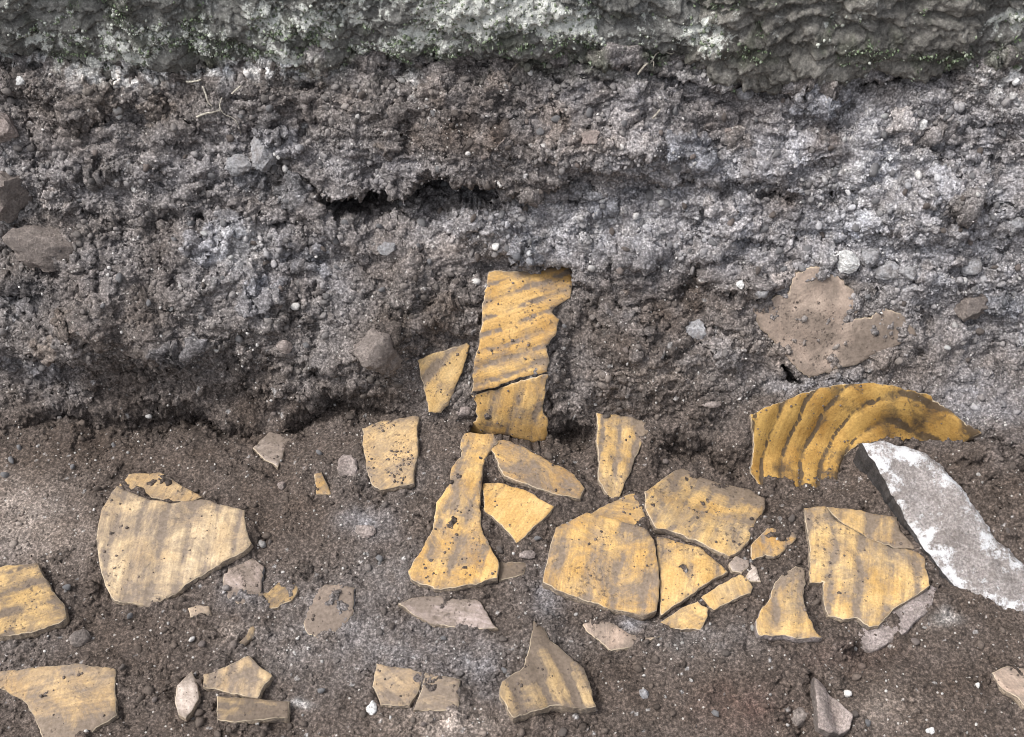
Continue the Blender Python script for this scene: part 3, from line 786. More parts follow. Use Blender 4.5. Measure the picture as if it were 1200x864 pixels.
# soil colour: layers and stains of the section
def col(a): return np.array(a, float)
BROWN, DKBROWN, GREYB, ASH, LASH, LIME, BEIGE, CHAR = map(col, [(.096, .077, .066), (.064, .047, .037), (.196, .180, .174), (.255, .250, .263), (.335, .333, .352), (.70, .69, .68), (.33, .28, .245), (.085, .085, .092)])
RED = col((.120, .078, .066))
fl = fbm2(X * 9, T * 9, 120, 4)
tone = BROWN + (GREYB - BROWN) * np.clip(wall * (0.85 + .5 * fl), 0, 1)[..., None]
SN = [fbm2(X * 40, T * 40, 170 + 9 * i, 3) for i in range(4)]
def stain(u, v, ru, rv, c, k, p=2.0):
    global tone
    r = ((np.abs(UW * .5 + U * .5 + 0 - u) / ru) ** p + (np.abs(VW * .5 + V * .5 - v) / rv) ** p)
    a = k * np.exp(-r) * (0.75 + 0.55 * np.clip(SN[int(u) % 4] + .2, -1, 1))
    tone = tone + (c - tone) * np.clip(a, 0, 1)[..., None]
for a in [(980, 220, 280, 120, LASH, .75, 3), (700, 270, 180, 50, ASH, .9), (560, 270, 100, 40, LASH, .45), (1150, 330, 110, 80, LASH, .5), (440, 200, 90, 30, ASH, .7), (300, 300, 80, 40, ASH, .7),
          (700, 120, 150, 45, ASH, .5), (90, 200, 120, 40, ASH, .35), (250, 190, 70, 40, ASH, .4), (130, 300, 40, 20, ASH, .5), (390, 330, 22, 50, LASH, .5), (70, 440, 40, 30, ASH, .6),
          (550, 150, 120, 42, DKBROWN, .75), (920, 235, 34, 22, DKBROWN, .95), (975, 165, 30, 40, DKBROWN, .7), (600, 210, 120, 14, DKBROWN, .5), (840, 140, 60, 30, BROWN, .7), (800, 360, 70, 40, BROWN, .9),
          (720, 360, 60, 50, DKBROWN, .5), (500, 380, 90, 70, BROWN, .8), (300, 470, 160, 40, DKBROWN, .55), (60, 510, 120, 40, DKBROWN, .5), (50, 340, 55, 26, CHAR, .8), (150, 360, 70, 60, BROWN, .6), (120, 440, 60, 26, BROWN, .7),
          (760, 420, 90, 50, BROWN, .8), (760, 435, 40, 14, BEIGE, .6), (960, 400, 90, 40, BEIGE, .45), (520, 290, 60, 18, BEIGE, .35), (690, 165, 28, 14, BEIGE, .7), (20, 600, 60, 50, BEIGE, .65), (60, 640, 60, 30, BEIGE, .4),
          (290, 290, 26, 18, LIME, .45), (1010, 160, 16, 50, LASH, .8), (1020, 240, 50, 60, LASH, .6), (230, 560, 120, 20, BROWN, .6), (430, 615, 30, 16, LASH, .5), (282, 688, 24, 26, ASH, .5), (275, 745, 20, 10, BEIGE, .6),
          (390, 715, 30, 32, ASH, .5), (460, 670, 50, 30, GREYB, .6), (480, 760, 70, 40, ASH, .45), (520, 850, 60, 20, BEIGE, .8), (560, 790, 30, 30, ASH, .5), (1040, 830, 40, 22, BEIGE, .55), (1110, 725, 16, 8, LIME, .5), (820, 750, 60, 20, GREYB, .7), (880, 820, 60, 40, DKBROWN, .4),
          (745, 730, 14, 10, LASH, .7), (640, 700, 24, 30, ASH, .5), (20, 720, 60, 80, GREYB, .4), (640, 600, 30, 30, BROWN, .6), (1090, 780, 90, 50, BROWN, .5), (1130, 480, 50, 30, ASH, .7), (940, 450, 60, 14, LASH, .5), (10, 245, 26, 10, LIME, .5), (1180, 480, 30, 60, ASH, .4),
          (870, 830, 50, 26, RED, .6), (1000, 770, 60, 16, RED, .35), (340, 600, 60, 30, DKBROWN, .5), (180, 760, 90, 30, DKBROWN, .45), (720, 800, 60, 30, DKBROWN, .5), (1120, 800, 60, 40, DKBROWN, .5), (640, 760, 50, 20, GREYB, .6), (80, 690, 60, 40, DKBROWN, .4), (450, 560, 60, 30, GREYB, .5), (850, 690, 40, 30, DKBROWN, .5), (350, 826, 14, 5, LIME, .6), (370, 745, 100, 60, GREYB, .6)]:
    stain(*a)
# lime flecks below the top stones, and along the section
lf = fbm2(X * 70, T * 70, 140, 4)
for (u, v, ru, rv, k) in [(150, 80, 55, 16, 1.3), (320, 74, 55, 14, 1.4), (480, 100, 14, 26, .3), (230, 82, 30, 10, .6), (50, 62, 60, 12, .6), (840, 90, 40, 10, .3), (980, 305, 14, 8, .4), (1020, 200, 60, 60, .18), (700, 260, 120, 30, .12), (1190, 90, 40, 30, .5)]:
    a = k * np.exp(-(((U - u) / ru) ** 2 + ((V - v) / rv) ** 2)) * 1.9 * sstep(-.05, .35, lf + k * .15)
    tone = tone + (LIME - tone) * np.clip(a, 0, .95)[..., None]
# greenish film right under the stones
gm = np.exp(-((V - 60) / 26.0) ** 2) * sstep(-.1, .4, fbm2(X * 30, T * 30, 150, 4)) * .55 * (V > -100)
tone = tone + (col((.075, .095, .055)) - tone) * gm[..., None]
# each clod has its own shade
bc = sstep(.02, .15, c0) * wall
tone = tone * (1 + bc * (.75 * v0 - .30))[..., None]
tone = tone * (1 + (bc * (h2(np.floor(v0 * 997), np.floor(v0 * 91), 3) - .5) * .13)[..., None] * np.array([1, .1, -1.0]))
dom = np.where(c3 * .0048 > c2 * .0095, v3, v2)
tone = tone * (0.72 + 0.60 * np.where(clod > .0008, dom, .45))[..., None]
pale = (clod > .0012) & (v3 > .93)
tone = np.where(pale[..., None], tone * .55 + .20, tone)

gi = np.arange(NTR * NXR, dtype=np.int32).reshape(NTR, NXR)
gf = np.stack([gi[:-1, :-1], gi[:-1, 1:], gi[1:, 1:], gi[1:, :-1]], -1).reshape(-1, 4)
ground = mesh_obj('ground', G.reshape(-1, 3), gf, M_SOIL, smooth=False, attrs={'tone': tone.reshape(-1, 3)})
ground['kind'] = 'structure'

# ------------------------------------------------------------------ build the sherds
made = {}
def build_sherd(s):
    c, ex, ey, n = s['frame']
    ab = s['ab']; nb = len(ab)
    lo = ab.min(0); hi = ab.max(0); st = s['res']
    gx, gy = np.meshgrid(np.arange(lo[0], hi[0], st), np.arange(lo[1], hi[1], st))
    gp = np.stack([gx.ravel(), gy.ravel()], -1)
    gp = gp + rng.uniform(-st * .25, st * .25, gp.shape)
    gp = gp[poly_sd(gp, ab) < -max(st * .55, .0019)]
    ctr = ab.mean(0)
    # inset ring for a worn edge
    prev = np.roll(ab, 1, 0); nxt = np.roll(ab, -1, 0); tg = nxt - prev
    nr_ = np.stack([-tg[:, 1], tg[:, 0]], -1); nr_ /= np.linalg.norm(nr_, axis=1, keepdims=True) + 1e-12
    ar = 0.5 * np.sum(prev[:, 0] * ab[:, 1] - ab[:, 0] * prev[:, 1])
    inw = nr_ if ar > 0 else -nr_
    ins_r = ab + inw * .0011
    ins_r = ins_r[poly_sd(ins_r, ab) < -.0007]
    pts = [Vector(p) for p in ab] + [Vector(p) for p in ins_r] + [Vector(p) for p in gp]
    edges = [(i, (i + 1) % nb) for i in range(nb)]
    vo, eo, fo, ov, oe, of = delaunay_2d_cdt(pts, edges, [], 1, 1e-7)
    A = np.array([tuple(p) for p in vo]); F = [list(f) for f in fo]
    if not F: return None
    # boundary from the triangulation
    cnt = {}
    for f in F:
        for a_, b_ in ((f[0], f[1]), (f[1], f[2]), (f[2], f[0])):
            cnt[(a_, b_)] = 1
    bed = [(a_, b_) for (a_, b_) in cnt if (b_, a_) not in cnt]
    bset = sorted({a_ for a_, _ in bed} | {b_ for _, b_ in bed})
    z = s['top'](A)
    isb = np.zeros(len(A), bool); isb[bset] = True
    z = z - np.where(isb, .0007 + .0008 * h2(np.arange(len(A)), np.arange(len(A)) * 0, s['seed']), 0)
    V3 = c + A[:, :1] * ex + A[:, 1:] * ey + z[:, None] * n
    verts = list(V3); mi = [0] * len(F)
    dirt = np.full(len(A), s['dirt'])
    if s['wave'] is not None:
        wv_, k = s['wave'](A)
        gv = np.abs(2 * k - 1) ** (7 if s['rib'][0] == 'arc' else 4)
        dirt = dirt + s['ribdirt'] * 1.8 * (gv * 1.4 - .35) * (0.25 + 1.5 * sstep(-.5, .5, fbm2(A[:, 0] * 32, A[:, 1] * 32, s['seed'] + 9, 3)))
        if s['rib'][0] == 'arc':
            dirt = dirt + .16 * sstep(.03, .11, A[:, 0]) + .10 * fbm2(A[:, 0] * 45, A[:, 1] * 45, 77, 3)  # right end of the arch: painted shade on top of the dirt
    sdv = -poly_sd(A, ab)
    dirt = dirt + .05 * sstep(.006, 0, sdv) * s['ribdirt'] * 4
    if s['bury']:
        pr = (A - s['bm']) @ s['bd'] / s['bh']
        dirt = dirt + .22 * sstep(.2, .9, pr)
    # side wall: two rings
    t_ = s['thick']
    ring = {}
    dl = list(dirt)
    for lev, (fz, out) in enumerate(((0.45, .0006), (1.0, -.0008))):
        for b_ in bset:
            cx = A[b_] - ctr; cl = np.linalg.norm(cx) + 1e-9
            jit = .0012 * (float(h2(np.array([b_]), np.array([lev]), s['seed'] + 3)[0]) - .5)
            p2 = A[b_] + cx / cl * (out + jit)
            ring[(lev, b_)] = len(verts)
            verts.append(c + p2[0] * ex + p2[1] * ey + (z[b_] - t_ * fz + jit) * n); dl.append(0.0)
    for a_, b_ in bed:
        F.append([b_, a_, ring[(0, a_)], ring[(0, b_)]]); mi.append(1)
        F.append([ring[(0, b_)], ring[(0, a_)], ring[(1, a_)], ring[(1, b_)]]); mi.append(1)
    # underside
    off = len(verts)
    under_v = c + A[:, :1] * ex + A[:, 1:] * ey + (z - t_)[:, None] * n
    mp = {}
    for i in range(len(A)):
        if isb[i]: mp[i] = ring[(1, i)]
        else:
            mp[i] = len(verts); verts.append(under_v[i]); dl.append(0.0)
    for f in [g for g, k_ in zip(list(F), list(mi)) if k_ == 0]:
        F.append([mp[f[2]], mp[f[1]], mp[f[0]]]); mi.append(1)
    org = c + ctr[0] * ex + ctr[1] * ey
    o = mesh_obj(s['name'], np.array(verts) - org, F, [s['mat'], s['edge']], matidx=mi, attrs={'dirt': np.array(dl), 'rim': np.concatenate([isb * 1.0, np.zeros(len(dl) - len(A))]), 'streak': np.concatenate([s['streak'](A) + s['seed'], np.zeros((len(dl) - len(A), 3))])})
    o.data.polygons.foreach_set('use_smooth', np.array(mi) == 0)
    o.location = org
    if s['parent']:
        p = made[s['parent']]; o.parent = p; o.location = org - np.array(p.location); o['label'] = s['label']
    else:
        tag(o, s['label'], s['category'], s['group']); made[s['label']] = o
    return o
for s in SHERDS: build_sherd(s)

# ------------------------------------------------------------------ where things land on the finished soil
sub_r2 = np.arange(0, NTR, 2); sub_c2 = np.arange(0, NXR, 2)
S2 = G[np.ix_(sub_r2, sub_c2)]; nr, nc = S2.shape[:2]
ii = np.arange(nr * nc).reshape(nr, nc)
BVH2 = BVHTree.FromPolygons([tuple(p) for p in S2.reshape(-1, 3).tolist()], np.stack([ii[:-1, :-1], ii[:-1, 1:], ii[1:, 1:], ii[1:, :-1]], -1).reshape(-1, 4).tolist())
def land(u, v):
    loc, n, i, d = BVH2.ray_cast(Vector(CAM), Vector(ray(u, v)))
    n = np.array(n)
    if n @ (CAM - np.array(loc)) < 0: n = -n
    return np.array(loc), n

# ------------------------------------------------------------------ stones
def ico(sub):
    import bmesh
    bm = bmesh.new(); bmesh.ops.create_icosphere(bm, subdivisions=sub, radius=1.0)
    v = np.array([tuple(x.co) for x in bm.verts]); f = np.array([[y.index for y in x.verts] for x in bm.faces]); bm.free()
    return v, f
ICO1, ICO2, ICO3, ICO4 = ico(1), ico(2), ico(3), ico(4)

def rock_shape(v, seed, facets=9, rough_=.17):
    r = np.random.default_rng(seed)
    d = v / np.linalg.norm(v, axis=1, keepdims=True)
    rad = np.full(len(v), 1.25)
    for k in range(facets):                                     # cut by random planes: an angular stone
        pn = r.normal(size=3); pn /= np.linalg.norm(pn)
        h_ = r.uniform(.62, .95)
        dn = d @ pn
        rad = np.minimum(rad, np.where(dn > .05, h_ / np.maximum(dn, .05), 9))
    rad = np.minimum(rad, 1.15)
    p = d * rad[:, None]
    return p * (1 + rough_ * fbm3(p + seed, 1.9, seed, 4, .62))[:, None]

def stone(label, u, v, wpx, hpx, matl, seed, sink=.35, facets=9, name='stone', group=None, category='stone', rot=0.0, deep=.75, flat_=False):
    loc, n = land(u, v)
    pm = np.linalg.norm(loc - CAM) / FPX
    sh, f = ICO4 if wpx > 24 else ICO3
    p = rock_shape(sh, seed, facets)
    p /= (np.abs(p).max(0))
    nv = n * .5 + (CAM - loc) / np.linalg.norm(CAM - loc) * .5; nv /= np.linalg.norm(nv)
    ex = np.array([1.0, 0, 0]); ex -= nv * (ex @ nv); ex /= np.linalg.norm(ex); ey = np.cross(nv, ex)
    ca, sa = math.cos(rot), math.sin(rot)
    a = wpx * pm / 2; b = hpx * pm / 2; d_ = deep * min(a, b)
    x_ = p[:, 0] * a; y_ = p[:, 1] * b
    P3 = (x_ * ca - y_ * sa)[:, None] * ex + (x_ * sa + y_ * ca)[:, None] * ey + (p[:, 2] * d_)[:, None] * nv
    org = loc + nv * d_ * (1 - 2 * sink)
    o = mesh_obj(name, P3, f, matl, smooth=True)
    try: o.data.set_sharp_from_angle(angle=math.radians(38))
    except Exception: pass
    o.location = org
    return tag(o, label, category, group)

ST = [
 ('rounded brown stone jutting from the section above the dark stain', 50, 291, 80, 52, M_BROWN, 11, .4, 7),
 ('pale grey flat-faced stone, lower one of a touching pair', 283, 191, 38, 30, M_GREY, 12, .4, 8),
 ('pale grey upright stone, taller one of a touching pair', 311, 178, 34, 46, M_GREY, 13, .4, 8),
 ('smooth blue-grey pebble set alone beside the beige clay slab', 817, 388, 32, 28, M_GREY, 14, .35, 6),
 ('bright white lime lump on the section above the clay slab', 992, 308, 34, 30, M_WHITE, 15, .35, 9),
 ('grey clod touching the bright white lime lump', 1018, 301, 26, 26, M_GREY, 16, .4, 9),
 ('dark-sided grey clod overhanging a small hollow by the lime lump', 1040, 318, 36, 22, M_GREY, 17, .3, 9),
 ('small wedge-shaped grey stone at the end of the clod row', 1066, 320, 26, 18, M_GREY, 18, .35, 9),
 ('round flat brownish stone in the ashy section', 1135, 358, 42, 36, M_BROWN, 19, .45, 8),
 ('light grey pebble above the round flat brownish stone', 1138, 312, 24, 22, M_GREY, 20, .35, 8),
 ('grey pebble in the ash at the far end of the section', 1186, 262, 26, 20, M_GREY, 21, .35, 8),
 ('pinkish triangular chip of stone poking from the section', 333, 407, 20, 18, M_ROSE, 22, .3, 6),
 ('whitish pink rounded stone high in the section', 6, 148, 34, 40, M_ROSE, 23, .35, 8),
 ('large rose-brown lump with a pale lower rim', 6, 228, 56, 60, M_BROWN, 24, .45, 7),
 ('small grey pebble perched at the upper corner of the clay slab', 894, 342, 17, 15, M_GREY, 25, .3, 8),
 ('white pebble near the blue-grey pebble', 869, 334, 13, 11, M_WHITE, 26, .3, 8),
 ('pinkish crumbly stone above the layered ledge', 693, 162, 26, 20, M_ROSE, 27, .4, 9),
 ('cream pebble high in the section below the mossy stones', 24, 95, 11, 11, M_WHITE, 28, .3, 8),
 ('rose-grey angular stone beside the upright speckled sherd', 407, 552, 27, 38, M_ROSE, 29, .4, 6),
 ('dark pebble lying on the flaring ochre potsherd', 511, 642, 12, 13, M_BROWN, 30, .1, 7),
 ('pale flat pebble under the tip of the clean four-sided sherd', 618, 650, 20, 11, M_ROSE, 31, .35, 7),
 ('flat grey stone lying next to the flint wedge', 936, 842, 24, 24, M_BROWN, 33, .5, 7),
 ('greyish lump in the floor below the brownish sherd with rounded corner', 94, 748, 24, 20, M_BROWN, 34, .4, 8),
 ('white lime speck beside the joined pair of small buff sherds', 435, 830, 15, 17, M_WHITE, 35, .35, 9),
 ('small bluish pebble in the floor right of the soil-caked sherd', 754, 814, 12, 12, M_GREY, 36, .3, 8),
 ('white quartz pebble at the foot of the trench floor', 1090, 856, 11, 9, M_WHITE, 37, .3, 8),
 ('pale grey pebble touching the pale triangular sherd hollow', 331, 570, 13, 11, M_ROSE, 38, .3, 8),
 ('orange-brown fleck of burnt clay high in the ashy layer', 853, 153, 9, 7, M_ROSE, 39, .3, 7),
 ('brown rounded clod in the bulge left of the tall leaning sherd', 446, 418, 62, 66, M_BROWN, 40, .62, 8),
 ('small grey clod near the bowl-shaped hollow of the section', 455, 291, 24, 18, M_GREY, 41, .4, 9),
 ('pale lump of lime in the floor by the flaring sherd', 428, 622, 26, 18, M_ROSE, 42, .45, 9),
 ('grey pebble wedged beside the clay fragment left of the tall sherd', 543, 482, 24, 16, M_ROSE, 43, .45, 8),
 ('white pebble in the ash right of the brown stain', 1081, 145, 13, 15, M_WHITE, 44, .3, 8),
 ('pale clod at the foot of the clay slab edge', 833, 474, 24, 9, M_ROSE, 45, .4, 8),
 ('grey lump at the end of the upper ledge', 872, 110, 22, 18, M_GREY, 46, .45, 9),
]
for a in ST: stone(*a)

# loose pebbles and clods that stand out of the crumbs: own objects, shared meshes
protos = []
for k in range(8):
    p = rock_shape(ICO2[0], 200 + k, 16, .20); p /= np.abs(p).max()
    p *= np.array([1, .8, .65])
    pm_ = [M_GREY, M_BROWN, M_GREY, M_ROSE, M_GREY, M_BROWN, M_GREY, M_WHITE][k]
    me = mesh_obj('pebble', p, ICO2[1], pm_, smooth=False)
    protos.append(me.data); bpy.data.objects.remove(me)
occupied = [(a[1], a[2], max(a[3], a[4]) * .6) for a in ST]
MARKS = [(50, 291, 'rounded brown stone jutting from the section'), (297, 185, 'touching pair of pale grey stones'), (817, 388, 'lone blue-grey pebble'), (992, 308, 'bright white lime lump'),
         (1135, 358, 'round flat brownish stone'), (693, 162, 'pinkish crumbly stone'), (520, 228, 'dark hollow in the section'), (6, 200, 'large rose-brown lump'), (446, 418, 'brown rounded clod'), (920, 235, 'dark brown stain in the ash'),
         (1186, 262, 'far end of the ash layer'), (333, 407, 'pinkish triangular stone chip'), (250, 135, 'pale rootlets in the section'), (1010, 150, 'pale ash streak below the mossy stones'), (730, 80, 'curled pale rootlet'), (620, 330, 'top of the tall leaning sherd'),
         (205, 640, 'big striped buff sherd'), (40, 710, 'thick brownish sherd'), (70, 820, 'speckled tapering sherd'), (280, 810, 'bar-shaped rim fragment'), (540, 640, 'flaring ochre potsherd'), (640, 800, 'soil-caked ribbed sherd'), (490, 810, 'joined pair of small buff sherds'),
         (700, 665, 'broken ochre vessel wall'), (1010, 670, 'large ridged ochre panel'), (970, 830, 'flint wedge'), (1120, 640, 'curved stone slab'), (455, 535, 'upright speckled sherd'), (1180, 800, 'pinkish broken lump')]
npeb = 0; tries = 0
rp = random.Random(5)
while npeb < 190 and tries < 4000:
    tries += 1
    zone = rp.random()
    if zone < .45: u, v = rp.gauss(1000, 150), rp.gauss(240, 80)
    elif zone < .75: u, v = rp.gauss(330, 160), rp.gauss(270, 80)
    elif zone < .88: u, v = rp.uniform(500, 900), rp.uniform(110, 330)
    else: u, v = rp.uniform(5, 1195), rp.uniform(520, 860)
    if not (4 < u < 1196 and 105 < v < 860): continue
    if any((u - a) ** 2 + (v - b) ** 2 < (c_ + 8) ** 2 for a, b, c_ in occupied): continue
    if v > 300 and any(poly_sd(np.array([[u, v]]), np.array(s['poly'], float))[0] < 8 for s in SHERDS): continue
    loc, n = land(u, v)
    if n[2] < .1: continue
    r = rp.uniform(.004, .0065)
    k = rp.randrange(8)
    if v < 470 and k not in (1, 3, 5, 7) and rp.random() < .25: r *= rp.uniform(1.3, 1.7)
    if k == 7 and rp.random() < .85: k = 0
    o = bpy.data.objects.new('pebble', protos[k]); COL.objects.link(o)
    o.location = loc + n * r * (.25 if r < .007 else -.25)
    o.rotation_euler = (rp.uniform(0, 6.28), rp.uniform(0, 6.28), rp.uniform(0, 6.28)); o.scale = (r, r, r)
    wl = v < 480
    mark = min(MARKS, key=lambda q: (q[0] - u) ** 2 + (q[1] - v) ** 2)[2]
    shade = ['grey', 'brown', 'grey', 'rose', 'grey', 'brown', 'grey', 'white'][k]
    tag(o, 'small %s %s near the %s' % (shade, ('lump of soil' if r > .0085 else 'clod') if wl else 'pebble', mark), 'clod' if wl else 'pebble', 'loose clods in the section' if wl else 'loose pebbles on the trench floor')
    occupied.append((u, v, 9)); npeb += 1

# ------------------------------------------------------------------ grey slab with white crust
def slab():
    top = [(1011, 519), (1030, 516), (1060, 521), (1085, 530), (1104, 545), (1127, 569), (1149, 601), (1173, 635), (1203, 660), (1260, 690), (1290, 760), (1245, 765), (1200, 737), (1150, 709), (1106, 671), (1080, 636), (1060, 600), (1036, 560)]
    pts3 = []
    c0 = hit(1100, 620)
    n = np.array([-.02, -.38, .92]); n /= np.linalg.norm(n)
    c = c0 + n * .040
    ex = np.cross(np.array([0, 1.0, 0]), n); ex /= np.linalg.norm(ex); ey = np.cross(n, ex)
    fr = (c, ex, ey, n)
    rs = resample(top, 3.5, 1.6, 77)
    ab = np.array([to_plane(fr, *q) for q in rs]); nb = len(ab)
    st = .004
    lo, hi = ab.min(0), ab.max(0)
    gx, gy = np.meshgrid(np.arange(lo[0], hi[0], st), np.arange(lo[1], hi[1], st)); gp = np.stack([gx.ravel(), gy.ravel()], -1)
    gp = gp + rng.uniform(-.001, .001, gp.shape)
    gp = gp[poly_sd(gp, ab) < -.002]
    vo, eo, fo, *_ = delaunay_2d_cdt([Vector(p) for p in ab] + [Vector(p) for p in gp], [(i, (i + 1) % nb) for i in range(nb)], [], 1, 1e-7)
    A = np.array([tuple(p) for p in vo]); F = [list(f) for f in fo]; mi = [0] * len(F)
    sdv = -poly_sd(A, ab)
    z = .004 * fbm2(A[:, 0] * 18, A[:, 1] * 18, 500, 4) + .0012 * fbm2(A[:, 0] * 120, A[:, 1] * 120, 501, 3) - .004 * sstep(.006, 0, sdv)
    cnt = {(f[i], f[(i + 1) % 3]) for f in F for i in range(3)}
    bed = [(a, b) for a, b in cnt if (b, a) not in cnt]
    bset = sorted({a for a, _ in bed} | {b for _, b in bed})
    V3 = list(c + A[:, :1] * ex + A[:, 1:] * ey + z[:, None] * n)
    crust = list(.10 * sstep(.03, .0, sdv) + .07 * perlin2(A[:, 0] * 20, A[:, 1] * 20, 3))
    ring = {}
    for lev, dz in enumerate((.006, .016, .028, .042, .058)):
        for b in bset:
            cx = A[b] - ab.mean(0); cx = cx / np.linalg.norm(cx)
            j = .0022 * float(fbm2(np.array([A[b][0] * 60 + lev]), np.array([A[b][1] * 60 + lev * .6]), 7, 2)[0])
            p2 = A[b] + cx * (j + (.0 if lev else .001) - .0015 * lev)
            ring[(lev, b)] = len(V3); V3.append(c + p2[0] * ex + p2[1] * ey + (z[b] - dz) * n); crust.append(0)
    for a, b in bed:
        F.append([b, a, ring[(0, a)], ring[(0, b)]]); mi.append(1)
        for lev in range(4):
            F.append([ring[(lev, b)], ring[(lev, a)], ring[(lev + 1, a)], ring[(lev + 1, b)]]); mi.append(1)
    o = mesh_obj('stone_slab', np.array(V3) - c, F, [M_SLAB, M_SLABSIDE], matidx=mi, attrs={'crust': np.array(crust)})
    o.data.polygons.foreach_set('use_smooth', np.array(mi) == 0)
    o.location = c
    tag(o, 'curved grey stone slab with white lime crust under the arched vessel', 'stone slab')
slab()

# ------------------------------------------------------------------ mossy stones along the top of the section
def lichen_material():
    m, n, l, b = mat('mossy_stone')
    at = N(n, 'Attribute', attribute_name='tone')
    co = coords(n)
    nf = N(n, 'TexNoise', Scale=240.0, Detail=6.0, Roughness=0.78); l.new(co, nf.inputs['Vector'])
    rf = ramp(n, [0.3, 0.5, 0.7], [(0.3,) * 3, (1,) * 3, (2.1,) * 3]); l.new(nf.outputs['Fac'], rf.inputs[0])
    c = mixc(n, l, 1.0, at.outputs['Color'], rf.outputs[0], 'MULTIPLY')
    al = N(n, 'Attribute', attribute_name='lichen_cover')
    n4 = N(n, 'TexNoise', Scale=75.0, Detail=10.0, Roughness=0.8); l.new(co, n4.inputs['Vector'])
    a4 = N(n, 'Math', operation='MULTIPLY_ADD'); l.new(n4.outputs['Fac'], a4.inputs[0]); a4.inputs[1].default_value = 2.2; l.new(al.outputs['Fac'], a4.inputs[2])
    r4 = ramp(n, [0.0, 1.0], [(0,) * 3, (0.92,) * 3])
    m4 = N(n, 'MapRange'); m4.inputs['From Min'].default_value = 1.38; m4.inputs['From Max'].default_value = 1.52; l.new(a4.outputs[0], m4.inputs['Value'])
    l.new(m4.outputs[0], r4.inputs[0])
    lc = mixc(n, l, 0.55, (0.70, 0.71, 0.67), rf.outputs[0], 'MULTIPLY')
    c = mixc(n, l, r4.outputs[0], c, lc)
    l.new(c, b.inputs['Base Color'])
    bp = N(n, 'Bump', Strength=1.0, Distance=0.003); l.new(nf.outputs['Fac'], bp.inputs['Height'])
    l.new(bp.outputs[0], b.inputs['Normal'])
    return m
M_LICHEN = lichen_material()

def cube_sphere(nu, nv, nw):
    V_, F_ = [], []
    def face(o, a, b, na, nb):
        base = sum(len(x) for x in V_)
        s_, t_ = np.meshgrid(np.linspace(0, 1, na), np.linspace(0, 1, nb))
        V_.append((o + s_[..., None] * a + t_[..., None] * b).reshape(-1, 3))
        q = np.arange(na * nb).reshape(nb, na) + base
        F_.append(np.stack([q[:-1, :-1], q[:-1, 1:], q[1:, 1:], q[1:, :-1]], -1).reshape(-1, 4))
    A = np.array
    face(A([-1., -1, -1]), A([2., 0, 0]), A([0, 0, 2.]), nu, nw)       # front
    face(A([1., 1, -1]), A([-2., 0, 0]), A([0, 0, 2.]), nu // 4, nw // 2)
    face(A([-1., 1, -1]), A([0, -2., 0]), A([0, 0, 2.]), nv, nw // 2)
    face(A([1., -1, -1]), A([0, 2., 0]), A([0, 0, 2.]), nv, nw // 2)
    face(A([-1., -1, 1]), A([2., 0, 0]), A([0, 2., 0]), nu // 2, nv)
    face(A([-1., 1, -1]), A([2., 0, 0]), A([0, -2., 0]), nu // 2, nv)
    return np.concatenate(V_), np.concatenate(F_)

LICH = [(560, 18, 75, 26, 1.3), (500, 40, 50, 20, .8), (645, 25, 42, 22, 1.3), (420, 15, 50, 25, .6), (830, 40, 26, 26, .8), (340, 25, 90, 30, .62), (160, 45, 140, 22, .55), (620, 10, 60, 20, .8), (30, 45, 30, 10, .6), (450, 55, 50, 14, .5), (1190, 20, 30, 20, .5), (700, 40, 60, 20, .3), (330, 68, 40, 10, .9), (150, 68, 40, 10, .8)]
MOSS = [(60, 25, 90, 25, .7), (180, 40, 120, 22, .9), (330, 40, 80, 24, .7), (480, 55, 90, 20, .8), (600, 50, 90, 16, .9), (720, 62, 60, 14, .8), (1000, 55, 60, 24, .9), (880, 65, 40, 16, .9), (1100, 68, 70, 12, .8), (860, 10, 40, 14, .5), (1180, 66, 40, 14, .9), (700, 10, 30, 14, .3), (120, 8, 60, 12, .5), (260, 60, 70, 12, .9)]
moss_src = []; lich_src = []
